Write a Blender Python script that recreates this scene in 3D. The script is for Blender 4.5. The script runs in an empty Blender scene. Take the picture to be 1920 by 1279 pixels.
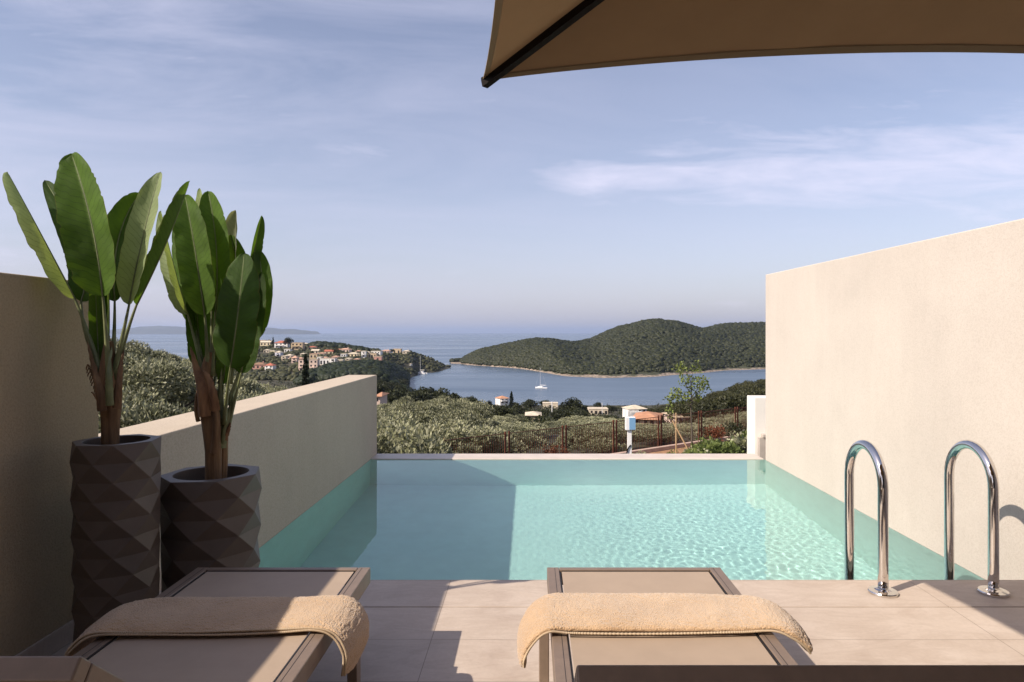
import bpy, bmesh, math, random
import numpy as np
from mathutils import Vector, Matrix, noise
R = math.radians
random.seed(7)
RNG = np.random.default_rng(11)
scn = bpy.context.scene
COL = scn.collection

# ------------------------------------------------------------------ camera
F = 1280.0            # focal length in photo pixels (24 mm on 36 mm, photo 1920 wide)
VX, HY = 995.0, 623.0  # vanishing point of the depth lines
CZ = 1.3
def P(px, py, Y):      # a point of the place at depth Y
    return Vector(((px - VX) / F * Y, Y, CZ + (HY - py) / F * Y))
cam = bpy.data.cameras.new('camera'); cam.sensor_width = 36; cam.lens = 24
cam.shift_x = (960 - VX) / 1920; cam.shift_y = -(639.5 - HY) / 1920
cam.clip_start = 0.05; cam.clip_end = 90000
camo = bpy.data.objects.new('camera', cam); COL.objects.link(camo)
camo.location = (0, 0, CZ); camo.rotation_euler = (R(90), 0, 0)
scn.camera = camo

# ------------------------------------------------------------------ sun and sky
SX, SY = 1.0, 0.61     # shadow travel per metre of height
sund = Vector((-SX, -SY, 1)).normalized()
ELEV = math.asin(sund.z); AZ = math.atan2(sund.x, sund.y)
sl = bpy.data.lights.new('sun', 'SUN'); sl.energy = 4.6; sl.angle = R(0.5); sl.color = (1.0, 0.89, 0.76)
sun = bpy.data.objects.new('sun', sl); COL.objects.link(sun)
sun.rotation_euler = sund.to_track_quat('Z', 'Y').to_euler(); sun.location = (-30, -20, 40)
sl.cycles.is_caustics_light = True

w = bpy.data.worlds.new('World'); scn.world = w; w.use_nodes = True
nt = w.node_tree; nt.nodes.clear()
def NN(t, kind, **kw):
    n = t.nodes.new(kind)
    for k, v in kw.items():
        if k.startswith('_'): setattr(n, k[1:], v)
        else:
            n.inputs[k if not k.isdigit() else int(k)].default_value = v
    return n
def math_n(t, op, a, b=None, c=None, clamp=False):
    n = t.nodes.new('ShaderNodeMath'); n.operation = op; n.use_clamp = clamp
    for i, v in enumerate((a, b, c)):
        if v is None: continue
        if isinstance(v, (int, float)): n.inputs[i].default_value = v
        else: t.links.new(v, n.inputs[i])
    return n.outputs[0]
def mix_n(t, f, a, b, mode='MIX'):
    n = t.nodes.new('ShaderNodeMix'); n.data_type = 'RGBA'; n.blend_type = mode
    for i, v in ((0, f), (6, a), (7, b)):
        if isinstance(v, (int, float)): n.inputs[i].default_value = v
        elif isinstance(v, tuple): n.inputs[i].default_value = v if len(v) == 4 else (*v, 1)
        else: t.links.new(v, n.inputs[i])
    return n.outputs[2]
def ramp_n(t, fac, stops):
    n = t.nodes.new('ShaderNodeValToRGB'); e = n.color_ramp.elements
    while len(e) < len(stops): e.new(0.5)
    for i, (p, c) in enumerate(stops):
        e[i].position = p; e[i].color = c if len(c) == 4 else (*c, 1)
    t.links.new(fac, n.inputs[0]); return n.outputs[0]
sky = nt.nodes.new('ShaderNodeTexSky'); sky.sky_type = 'NISHITA'; sky.sun_disc = False
sky.sun_elevation = ELEV; sky.sun_rotation = AZ % (2 * math.pi)
sky.air_density = 1.0; sky.dust_density = 1.6; sky.ozone_density = 1.6; sky.altitude = 50
tc = nt.nodes.new('ShaderNodeTexCoord'); sp = nt.nodes.new('ShaderNodeSeparateXYZ')
nt.links.new(tc.outputs['Generated'], sp.inputs[0])
dx, dy, dz = sp.outputs
yy = math_n(nt, 'MAXIMUM', dy, 0.15)
el = math_n(nt, 'DIVIDE', dz, yy); az = math_n(nt, 'DIVIDE', dx, yy)       # slopes of the view ray
def comb(t, x, y, z):
    n = t.nodes.new('ShaderNodeCombineXYZ')
    for i, v in enumerate((x, y, z)):
        if isinstance(v, (int, float)): n.inputs[i].default_value = v
        else: t.links.new(v, n.inputs[i])
    return n.outputs[0]
def noise_n(t, vec, scale, detail=5, rough=0.55, dist=0.0):
    n = NN(t, 'ShaderNodeTexNoise', Scale=scale, Detail=detail, Roughness=rough, Distortion=dist)
    if vec is not None: t.links.new(vec, n.inputs['Vector'])
    return n.outputs['Fac']
v1 = comb(nt, math_n(nt, 'MULTIPLY', az, 2.6), math_n(nt, 'MULTIPLY', el, 13), 3.3)
n1 = noise_n(nt, v1, 2.2, 9, 0.62, 0.35)
# long band of broken cloud to the right
cen = math_n(nt, 'ADD', math_n(nt, 'MULTIPLY', az, 0.045), 0.218)
off = math_n(nt, 'SUBTRACT', el, cen)
wid = math_n(nt, 'ADD', math_n(nt, 'MULTIPLY', math_n(nt, 'MAXIMUM', az, 0.0), 0.085), 0.018)
q = math_n(nt, 'DIVIDE', off, wid)
band = math_n(nt, 'EXPONENT', math_n(nt, 'MULTIPLY', math_n(nt, 'MULTIPLY', q, q), -1.0))
band = math_n(nt, 'MULTIPLY', band, math_n(nt, 'MULTIPLY', math_n(nt, 'ADD', az, 0.02), 9.0, clamp=True))
c1 = math_n(nt, 'MULTIPLY', math_n(nt, 'SUBTRACT', math_n(nt, 'ADD', n1, math_n(nt, 'MULTIPLY', band, 0.42)), 0.64), 2.7, clamp=True)
c1 = math_n(nt, 'MULTIPLY', c1, 0.52)
# thin veil over the left and low sky
v2 = comb(nt, math_n(nt, 'ADD', math_n(nt, 'MULTIPLY', az, 1.1), math_n(nt, 'MULTIPLY', el, 1.4)), math_n(nt, 'MULTIPLY', el, 5.0), 8.1)
n2 = noise_n(nt, v2, 1.7, 7, 0.6, 0.6)
left = math_n(nt, 'MULTIPLY', math_n(nt, 'SUBTRACT', 0.15, az), 1.1, clamp=True)
veil = math_n(nt, 'MULTIPLY', math_n(nt, 'SUBTRACT', n2, 0.38), 2.3, clamp=True)
veil = math_n(nt, 'MULTIPLY', veil, math_n(nt, 'ADD', math_n(nt, 'MULTIPLY', left, 0.62), 0.22))
lowv = math_n(nt, 'MULTIPLY', math_n(nt, 'EXPONENT', math_n(nt, 'MULTIPLY', math_n(nt, 'ABSOLUTE', el), -6.0)), 0.45)
base = nt.nodes.new('ShaderNodeHueSaturation'); base.inputs['Saturation'].default_value = 0.80; base.inputs['Value'].default_value = 1.0
nt.links.new(sky.outputs[0], base.inputs['Color'])
skyc = mix_n(nt, 1.0, base.outputs[0], (1.045, 0.97, 1.03), 'MULTIPLY')
WH = (5.0, 5.0, 6.3)
skyc = mix_n(nt, veil, skyc, WH)
skyc = mix_n(nt, lowv, skyc, (4.9, 4.8, 5.9))
skyc = mix_n(nt, c1, skyc, (6.6, 6.3, 7.6))
bg = nt.nodes.new('ShaderNodeBackground'); bg.inputs['Strength'].default_value = 0.112
nt.links.new(skyc, bg.inputs['Color'])
wo = nt.nodes.new('ShaderNodeOutputWorld'); nt.links.new(bg.outputs[0], wo.inputs['Surface'])

scn.view_settings.view_transform = 'Standard'; scn.view_settings.look = 'None'
scn.view_settings.gamma = 1; scn.view_settings.exposure = 0.45
scn.render.engine = 'CYCLES'
cy = scn.cycles
cy.use_denoising = True; cy.max_bounces = 8; cy.diffuse_bounces = 3; cy.glossy_bounces = 4
cy.transmission_bounces = 6; cy.volume_bounces = 0; cy.transparent_max_bounces = 8
cy.caustics_reflective = False; cy.caustics_refractive = True; cy.blur_glossy = 0.5
cy.sample_clamp_indirect = 4.0
cy.use_adaptive_sampling = True; cy.adaptive_threshold = 0.01

# ------------------------------------------------------------------ materials
def mat(name, col, rough=0.7, metal=0.0, spec=0.5, noise_s=None, noise_a=0.12, bump_s=None, bump_d=0.002, bump_k=0.5,
        trans=0.0, col2=None, coord='Object', detail=5, coat=0.0, stretch=None, sheen=0.0):
    m = bpy.data.materials.new(name); m.use_nodes = True; t = m.node_tree
    b = t.nodes['Principled BSDF']
    b.inputs['Base Color'].default_value = (*col, 1); b.inputs['Roughness'].default_value = rough
    b.inputs['Metallic'].default_value = metal; b.inputs['Specular IOR Level'].default_value = spec
    b.inputs['Coat Weight'].default_value = coat; b.inputs['Sheen Weight'].default_value = sheen
    vec = None
    if noise_s or bump_s:
        c = t.nodes.new('ShaderNodeTexCoord'); vec = c.outputs[coord]
        if stretch:
            mp = t.nodes.new('ShaderNodeMapping'); mp.inputs['Scale'].default_value = stretch
            t.links.new(vec, mp.inputs[0]); vec = mp.outputs[0]
    if noise_s:
        n = noise_n(t, vec, noise_s, detail, 0.6)
        c2 = col2 or tuple(x * (1 - 2 * noise_a) for x in col)
        c1 = tuple(min(1, x * (1 + noise_a)) for x in col) if not col2 else col
        out = ramp_n(t, n, [(0.30, c2), (0.70, c1)])
        t.links.new(out, b.inputs['Base Color'])
    if bump_s:
        n = noise_n(t, vec, bump_s, 4, 0.65)
        bp = t.nodes.new('ShaderNodeBump'); bp.inputs['Distance'].default_value = bump_d; bp.inputs['Strength'].default_value = bump_k
        t.links.new(n, bp.inputs['Height']); t.links.new(bp.outputs[0], b.inputs['Normal'])
    if trans:
        tr = t.nodes.new('ShaderNodeBsdfTranslucent'); tr.inputs[0].default_value = (*[min(1, x * 1.6) for x in col], 1)
        mx = t.nodes.new('ShaderNodeMixShader'); mx.inputs[0].default_value = trans
        o = t.nodes['Material Output']
        t.links.new(b.outputs[0], mx.inputs[1]); t.links.new(tr.outputs[0], mx.inputs[2]); t.links.new(mx.outputs[0], o.inputs[0])
    return m
def stucco(name, col, grain=0.5):
    m = mat(name, col, 0.92, spec=0.2); t = m.node_tree; b = t.nodes['Principled BSDF']
    c = t.nodes.new('ShaderNodeTexCoord').outputs['Object']
    big = noise_n(t, c, 0.9, 6, 0.6, 0.3); fine = noise_n(t, c, 105, 3, 0.75); mid = noise_n(t, c, 14, 5, 0.6)
    o1 = ramp_n(t, big, [(0.3, tuple(x * 0.87 for x in col)), (0.7, col)])
    o2 = mix_n(t, grain, o1, ramp_n(t, fine, [(0.36, (0.66, 0.64, 0.60)), (0.56, (1.0, 1.0, 1.0))]), 'MULTIPLY')
    # faint run-off streaks down the face
    mp = t.nodes.new('ShaderNodeMapping'); mp.inputs['Scale'].default_value = (2.6, 2.6, 0.22); t.links.new(c, mp.inputs[0])
    st = noise_n(t, mp.outputs[0], 2.2, 6, 0.65)
    o3 = mix_n(t, 0.14, o2, ramp_n(t, st, [(0.35, (0.84, 0.82, 0.78)), (0.6, (1, 1, 1))]), 'MULTIPLY')
    t.links.new(o3, b.inputs['Base Color'])
    bp = t.nodes.new('ShaderNodeBump'); bp.inputs['Distance'].default_value = 0.0022; bp.inputs['Strength'].default_value = 0.75
    h = math_n(t, 'ADD', fine, math_n(t, 'MULTIPLY', mid, 0.8))
    t.links.new(h, bp.inputs['Height']); t.links.new(bp.outputs[0], b.inputs['Normal'])
    return m
M = {}
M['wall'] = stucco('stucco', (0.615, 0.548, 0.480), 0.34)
M['wall_shade'] = stucco('stucco_tan_shade', (0.46, 0.355, 0.225))  # tan stucco; the warm cast of its shade is put into this colour
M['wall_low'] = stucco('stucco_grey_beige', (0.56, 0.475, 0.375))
M['white'] = mat('white_paint', (0.80, 0.76, 0.70), 0.8, noise_s=3, noise_a=0.03, bump_s=60, bump_d=0.001)
M['frame'] = mat('taupe_aluminium', (0.215, 0.156, 0.115), 0.42, noise_s=30, noise_a=0.06, bump_s=240, bump_d=0.0004, bump_k=0.4)
M['frame_dark'] = mat('dark_sling_back', (0.060, 0.038, 0.024), 0.65, noise_s=20, noise_a=0.1, bump_s=500, bump_d=0.0004)
M['gasket'] = mat('black_gasket', (0.012, 0.01, 0.01), 0.6)
M['pot'] = mat('planter_plastic', (0.112, 0.086, 0.068), 0.5, noise_s=9, noise_a=0.08, bump_s=350, bump_d=0.0004, bump_k=0.5)
M['soil'] = mat('soil', (0.03, 0.02, 0.015), 0.95, noise_s=30, noise_a=0.3, bump_s=60, bump_d=0.01)
M['chrome'] = mat('polished_steel', (0.72, 0.69, 0.66), 0.07, metal=1.0, noise_s=8, noise_a=0.04)
M['rust'] = mat('corten_steel', (0.125, 0.036, 0.016), 0.8, noise_s=6, noise_a=0.25, bump_s=80, bump_d=0.002)
M['concrete'] = mat('concrete', (0.45, 0.40, 0.35), 0.9, noise_s=4, noise_a=0.12, bump_s=40, bump_d=0.003)

def link(o, parent=None):
    COL.objects.link(o)
    if parent: o.parent = parent
    return o
def tag(o, label=None, cat=None, group=None, kind=None):
    if label: o['label'] = label
    if cat: o['category'] = cat
    if group: o['group'] = group
    if kind: o['kind'] = kind
    return o
def empty(name, loc, label, cat, group=None, rz=0):
    o = bpy.data.objects.new(name, None); o.empty_display_size = 0.1; link(o)
    o.location = loc; o.rotation_euler = (0, 0, rz)
    return tag(o, label, cat, group)
def mesh_np(name, V, Fc, m, parent=None, smooth=False, uv=None, attr=None):
    me = bpy.data.meshes.new(name)
    me.from_pydata([tuple(map(float, v)) for v in V] if not isinstance(V, np.ndarray) else V.tolist(), [], Fc if not isinstance(Fc, np.ndarray) else Fc.tolist())
    for mm in (m if isinstance(m, (list, tuple)) else [m]): me.materials.append(mm)
    if smooth: me.polygons.foreach_set('use_smooth', [True] * len(me.polygons))
    me.update()
    o = bpy.data.objects.new(name, me); return link(o, parent)
def quads_np(name, V, nq, m, parent=None, attr=None):
    """V: (4*nq,3) array, every four a quad"""
    me = bpy.data.meshes.new(name)
    me.vertices.add(len(V)); me.vertices.foreach_set('co', np.asarray(V, np.float32).ravel())
    me.loops.add(4 * nq); me.loops.foreach_set('vertex_index', np.arange(4 * nq, dtype=np.int32))
    me.polygons.add(nq); me.polygons.foreach_set('loop_start', np.arange(0, 4 * nq, 4, dtype=np.int32))
    me.polygons.foreach_set('loop_total', np.full(nq, 4, np.int32))
    me.materials.append(m)
    if attr is not None:
        a = me.attributes.new('tone', 'FLOAT', 'POINT'); a.data.foreach_set('value', np.asarray(attr, np.float32))
    me.update(calc_edges=True)
    o = bpy.data.objects.new(name, me); return link(o, parent)
def bmo(name, bm, m, parent=None, smooth=False, bevel=0, seg=2):
    me = bpy.data.meshes.new(name); bm.normal_update(); bm.to_mesh(me); bm.free()
    for mm in (m if isinstance(m, (list, tuple)) else [m]): me.materials.append(mm)
    if smooth: me.polygons.foreach_set('use_smooth', [True] * len(me.polygons))
    o = bpy.data.objects.new(name, me); link(o, parent)
    if bevel:
        md = o.modifiers.new('bevel', 'BEVEL'); md.width = bevel; md.segments = seg; md.limit_method = 'ANGLE'; md.angle_limit = R(35)
        md.harden_normals = False
    return o
def box(bm, x0, x1, y0, y1, z0, z1, mi=0):
    vs = [bm.verts.new((x, y, z)) for z in (z0, z1) for y in (y0, y1) for x in (x0, x1)]
    for f in ((0, 2, 3, 1), (4, 5, 7, 6), (0, 1, 5, 4), (2, 6, 7, 3), (0, 4, 6, 2), (1, 3, 7, 5)):
        fc = bm.faces.new([vs[i] for i in f]); fc.material_index = mi
    return vs
def box_o(name, d, m, parent=None, bevel=0.0):
    bm = bmesh.new(); box(bm, *d); return bmo(name, bm, m, parent, bevel=bevel)
def tube(bm, pts, rad, n=12, cap=True):
    pts = [Vector(p) for p in pts]
    if not isinstance(rad, (list, tuple)): rad = [rad] * len(pts)
    rings = []; up = None
    for i, p in enumerate(pts):
        d = (pts[min(i + 1, len(pts) - 1)] - pts[max(i - 1, 0)]).normalized()
        if up is None: up = d.orthogonal().normalized()
        else: up = (up - d * up.dot(d)).normalized()
        s = d.cross(up)
        rings.append([bm.verts.new(p + (up * math.cos(a) + s * math.sin(a)) * rad[i]) for a in [2 * math.pi * k / n for k in range(n)]])
    for a, b in zip(rings, rings[1:]):
        for k in range(n): bm.faces.new((a[k], a[(k + 1) % n], b[(k + 1) % n], b[k]))
    if cap:
        bm.faces.new(rings[0][::-1]); bm.faces.new(rings[-1])
def grid(name, Vf, nu, nv, m, parent=None, smooth=True, uv=True):
    """Vf: list of points, row-major nu rows of nv"""
    Fc = [(i * nv + j, i * nv + j + 1, (i + 1) * nv + j + 1, (i + 1) * nv + j) for i in range(nu - 1) for j in range(nv - 1)]
    o = mesh_np(name, Vf, Fc, m, parent, smooth)
    if uv:
        l = o.data.uv_layers.new(name='UVMap'); 
        vi = np.zeros(len(o.data.loops), np.int32); o.data.loops.foreach_get('vertex_index', vi)
        u = (vi // nv) / (nu - 1); v = (vi % nv) / (nv - 1)
        l.data.foreach_set('uv', np.stack([u, v], 1).astype(np.float32).ravel())
    return o
# ------------------------------------------------------------------ terrace, pool, walls
WL, WR = -1.862, 2.72      # faces of the pool's side walls
PY0, PY1, PY2 = 3.58, 7.93, 8.27
ZW, ZF = -0.18, -1.42      # water level, pool floor
def tile_mat():
    m = mat('stone_tile', (0.50, 0.415, 0.345), 0.55, spec=0.35); t = m.node_tree; b = t.nodes['Principled BSDF']
    c = t.nodes.new('ShaderNodeTexCoord').outputs['Object']; s = t.nodes.new('ShaderNodeSeparateXYZ'); t.links.new(c, s.inputs[0])
    mp = t.nodes.new('ShaderNodeMapping'); mp.inputs['Rotation'].default_value = (0, 0, R(-33)); mp.inputs['Scale'].default_value = (1.0, 3.4, 1)
    t.links.new(c, mp.inputs[0])
    vein = noise_n(t, mp.outputs[0], 2.1, 8, 0.62, 1.2); cl = noise_n(t, c, 3.2, 6, 0.6, 0.5); fine = noise_n(t, c, 60, 3, 0.6)
    a = ramp_n(t, cl, [(0.28, (0.46, 0.37, 0.30)), (0.5, (0.53, 0.44, 0.365)), (0.75, (0.59, 0.50, 0.425))])
    a = mix_n(t, 0.55, a, ramp_n(t, vein, [(0.40, (1, 1, 1)), (0.50, (0.86, 0.83, 0.80)), (0.56, (1, 1, 1)), (0.66, (0.95, 0.93, 0.9)), (0.7, (1.04, 1.03, 1.02))]), 'MULTIPLY')
    a = mix_n(t, 0.25, a, ramp_n(t, fine, [(0.35, (0.8, 0.8, 0.8)), (0.6, (1, 1, 1))]), 'MULTIPLY')
    stn = noise_n(t, c, 0.8, 4, 0.5, 0.6); a = mix_n(t, 0.6, a, ramp_n(t, stn, [(0.40, (0.90, 0.885, 0.87)), (0.62, (1, 1, 1))]), 'MULTIPLY')
    def joint(co, off, step, wdt):
        k = math_n(t, 'DIVIDE', math_n(t, 'SUBTRACT', co, off), step)
        f = math_n(t, 'ABSOLUTE', math_n(t, 'SUBTRACT', math_n(t, 'FRACT', math_n(t, 'ADD', k, 0.5)), 0.5))
        return math_n(t, 'LESS_THAN', f, wdt / step)
    jx = joint(s.outputs[0], -0.42, 1.2, 0.0016); jy = joint(s.outputs[1], 3.231, 0.345, 0.0016)
    j = math_n(t, 'MAXIMUM', jx, jy)
    a = mix_n(t, math_n(t, 'MULTIPLY', j, 0.85), a, (0.24, 0.19, 0.15))
    t.links.new(a, b.inputs['Base Color'])
    bp = t.nodes.new('ShaderNodeBump'); bp.inputs['Distance'].default_value = 0.0015; bp.inputs['Strength'].default_value = 0.5
    h = math_n(t, 'SUBTRACT', math_n(t, 'ADD', math_n(t, 'MULTIPLY', vein, 0.7), math_n(t, 'MULTIPLY', fine, 0.3)), j)
    t.links.new(h, bp.inputs['Height']); t.links.new(bp.outputs[0], b.inputs['Normal'])
    r = ramp_n(t, cl, [(0.3, (0.48,) * 3), (0.7, (0.66,) * 3)]); t.links.new(r, b.inputs['Roughness'])
    return m
M['tile'] = tile_mat()
bm = bmesh.new()
box(bm, -1.94, 4.6, -3.2, 3.2265, -0.30, 0.0)
box(bm, -1.94, 4.6, 3.2265, 3.2355, -0.30, -0.02)      # drain slot
box(bm, -1.94, 4.6, 3.2355, PY0 + 0.005, -0.06, 0.0)
tag(bmo('deck', bm, M['tile'], bevel=0.0015, seg=1), kind='structure')

basin_m = mat('pool_lining', (0.49, 0.77, 0.715), 0.7, noise_s=5, noise_a=0.03)
bm = bmesh.new()   # open-topped tank, faces inwards
x0, x1, y0, y1 = WL + 0.002, WR - 0.002, PY0 + 0.001, PY1 + 0.001
v = [bm.verts.new(p) for p in ((x0, y0, ZF), (x1, y0, ZF), (x1, y1, ZF), (x0, y1, ZF))]
u = [bm.verts.new((p.co.x, p.co.y, ZW - 0.003)) for p in v]
bm.faces.new(v)
for i in range(4): bm.faces.new((v[i], u[i], u[(i + 1) % 4], v[(i + 1) % 4]))
bm.faces.ensure_lookup_table()
basin = bmo('pool_basin', bm, basin_m); tag(basin, kind='structure')
basin.cycles.is_caustics_receiver = True
# shell of the tank, the infinity lip and the foundation under everything
bm = bmesh.new()
box(bm, WL - 0.4, WR + 0.4, PY0 - 0.3, PY2 - 0.002, -4.6, ZF - 0.02)
box(bm, -2.3, 4.6, -3.2, PY0 - 0.02, -4.6, -0.305)
tag(bmo('terrace_foundation', bm, M['concrete']), kind='structure')
bm = bmesh.new()
box(bm, WL, WR - 0.01, PY1 + 0.004, PY2, ZF, ZW + 0.010)
tag(bmo('pool_lip', bm, mat('lip_stone', (0.60, 0.52, 0.45), 0.45, noise_s=4, noise_a=0.06), bevel=0.006), kind='structure')

def water_mat():
    m = bpy.data.materials.new('pool_water'); m.use_nodes = True; t = m.node_tree; t.nodes.clear()
    g = NN(t, 'ShaderNodeBsdfGlass', IOR=1.33, Roughness=0.0, Color=(0.93, 0.985, 0.98, 1))
    o = t.nodes.new('ShaderNodeOutputMaterial'); t.links.new(g.outputs[0], o.inputs[0]); return m
nx, ny = 420, 400
X, Y = np.meshgrid(np.linspace(WL, WR, nx), np.linspace(PY0, PY1, ny), indexing='ij')
Z = np.zeros_like(X); rr = np.random.default_rng(5)
amp = 0.25 + 0.75 * np.clip((X + 0.6) / 1.4, 0, 1) * np.clip((8.3 - Y) / 2.5, 0.25, 1)
for k in range(46):
    lam = rr.uniform(0.03, 0.12); a = rr.uniform(0, 2 * math.pi); kx, ky = math.cos(a) * 6.283 / lam, math.sin(a) * 6.283 / lam
    Z += 0.00011 * lam / 0.2 * 0.42 * np.sin(kx * X + ky * Y + rr.uniform(0, 6.28) + 1.5 * np.sin(0.8 * X + 0.6 * Y + k))
for (cx, cy_, lam, A) in ((0.55, 5.1, 0.085, 0.0005), (1.25, 4.6, 0.10, 0.0005), (0.2, 6.4, 0.12, 0.0004)):
    d = np.hypot(X - cx, Y - cy_); Z += 0.28 * A * np.sin(6.283 * d / lam) * np.exp(-d / 0.55)
Z = ZW + Z * amp
wat = grid('pool_water', np.stack([X, Y, Z], 2).reshape(-1, 3), nx, ny, water_mat(), uv=False)
wat.data.flip_normals(); tag(wat, kind='structure'); wat.cycles.is_caustics_caster = True

# left walls
def wall(name, quad_x, ys, ztops, zb, m, label, thick_dir):
    bm = bmesh.new(); xa, xb = quad_x
    vs = []
    for y, zt in zip(ys, ztops): vs.append([bm.verts.new((x, y, z)) for x, z in ((xa, zb), (xb, zb), (xb, zt), (xa, zt))])
    for a, b in zip(vs, vs[1:]):
        for k in range(4): bm.faces.new((a[k], a[(k + 1) % 4], b[(k + 1) % 4], b[k]))
    bm.faces.new(vs[0]); bm.faces.new(vs[-1][::-1]); bmesh.ops.recalc_face_normals(bm, faces=bm.faces)
    o = bmo(name, bm, m, bevel=0.008); return tag(o, label, 'wall')
tw = empty('side_wall', (-1.94, 0, 0), 'tall tan stucco wall in shade at the left edge behind the tall planter', 'wall')
bm = bmesh.new()
# stepped outline extruded through the thickness; unseen high step added to shade the backrests
prof = [(-0.3, -0.0), (3.07, -0.0), (3.07, 1.52), (0.3, 1.52), (0.3, 2.9), (-0.3, 2.9)]
a = [bm.verts.new((-0.36, y, z)) for y, z in prof]; b = [bm.verts.new((0, y, z)) for y, z in prof]
bm.faces.new(a); bm.faces.new(b[::-1])
for i in range(len(prof)): bm.faces.new((a[i], b[i], b[(i + 1) % len(prof)], a[(i + 1) % len(prof)]))
bmesh.ops.recalc_face_normals(bm, faces=bm.faces)
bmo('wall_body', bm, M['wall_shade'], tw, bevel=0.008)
box_o('skirting', (0.0005, 0.013, -0.3, 3.07, 0.001, 0.085), M['tile'], tw, 0.002)
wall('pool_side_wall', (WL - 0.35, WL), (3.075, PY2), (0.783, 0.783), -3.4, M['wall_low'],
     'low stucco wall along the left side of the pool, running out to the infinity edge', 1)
wall('garden_wall', (WR, WR + 0.35), (-1.0, 3.76, 7.91), (1.90, 1.93, 1.967), -3.4, M['wall'],
     'high sunlit cream stucco wall along the right side of the pool behind the ladder', 1)
# small white pier past the right wall, with a stepped concrete foot
pier = empty('white_pier', (WR, 8.3, ZW), 'short white block at the far right corner of the pool beyond the cream wall', 'wall')
box_o('block', (0.02, 0.5, 0.05, 0.35, -1.0, 0.68), M['white'], pier, 0.006)
bm = bmesh.new(); box(bm, 0.055, 0.16, -0.02, 0.045, -0.2, 0.20); box(bm, 0.095, 0.40, -0.04, 0.048, 0.202, 0.24)
bmo('ledge', bm, M['concrete'], pier, bevel=0.004)

# the villa behind the camera: facade with a glazed opening and an unseen porch roof, set to shade the backrests
vl = empty('villa', (0, -3.2, 0), 'cream villa front with glass doors behind the terrace', 'building')
bm = bmesh.new(); box(bm, -2.3, -1.2, -0.3, 0, 0, 3.2); box(bm, 2.4, 4.6, -0.3, 0, 0, 3.2); box(bm, -1.2, 2.4, -0.3, 0, 2.4, 3.2)
bmo('wall', bm, M['wall'], vl)
gm = mat('dark_glass', (0.02, 0.025, 0.03), 0.05)
box_o('glass_door', (-1.198, 2.398, -0.2, -0.16, 0.01, 2.398), gm, vl)
box_o('porch_shade_roof', (-2.3, 4.6, 0.002, 3.15, 2.92, 3.12), M['wall'], vl)

# pool ladder: two polished hoops, treads under water
lad = empty('pool_ladder', (2.03, PY0, 0), 'polished steel pool ladder with two tall hoop handrails at the right of the pool edge', 'ladder')
for X_ in (1.755, 2.305):
    lx = X_ - 2.03; bm = bmesh.new(); r0 = 0.18; pts = [(lx, 3.40 - PY0, 0.004)]
    for k in range(1, 6): pts.append((lx, 3.40 - PY0, 0.52 * k / 5))
    for k in range(1, 20):
        a = math.pi * k / 20; pts.append((lx, 3.58 - PY0 - r0 * math.cos(a), 0.52 + 0.19 * math.sin(a)))
    for k in range(0, 9): pts.append((lx, 3.76 - PY0, 0.52 - 1.6 * k / 8))
    tube(bm, pts, 0.0245, 20); h = bmo('handrail', bm, M['chrome'], lad, smooth=True)
    bm = bmesh.new(); prof = [(0.0, 0.0005), (0.068, 0.0005), (0.069, 0.010), (0.066, 0.015), (0.040, 0.019), (0.030, 0.024), (0.0255, 0.026), (0.0, 0.026)]
    n = 32; rings = [[bm.verts.new((lx + r * math.cos(6.2832 * k / n), 3.40 - PY0 + r * math.sin(6.2832 * k / n), z)) for k in range(n)] for r, z in prof[1:-1]]
    for a, b in zip(rings, rings[1:]):
        for k in range(n): bm.faces.new((a[k], a[(k + 1) % n], b[(k + 1) % n], b[k]))
    bm.faces.new(rings[-1]); bm.faces.new(rings[0][::-1])
    bmo('base_flange', bm, M['chrome'], lad, smooth=False)
for z in (-0.45, -0.72, -0.98):
    box_o('tread', (-0.275, 0.275, 0.145, 0.215, z, z + 0.025), M['chrome'], lad, 0.004)

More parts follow.
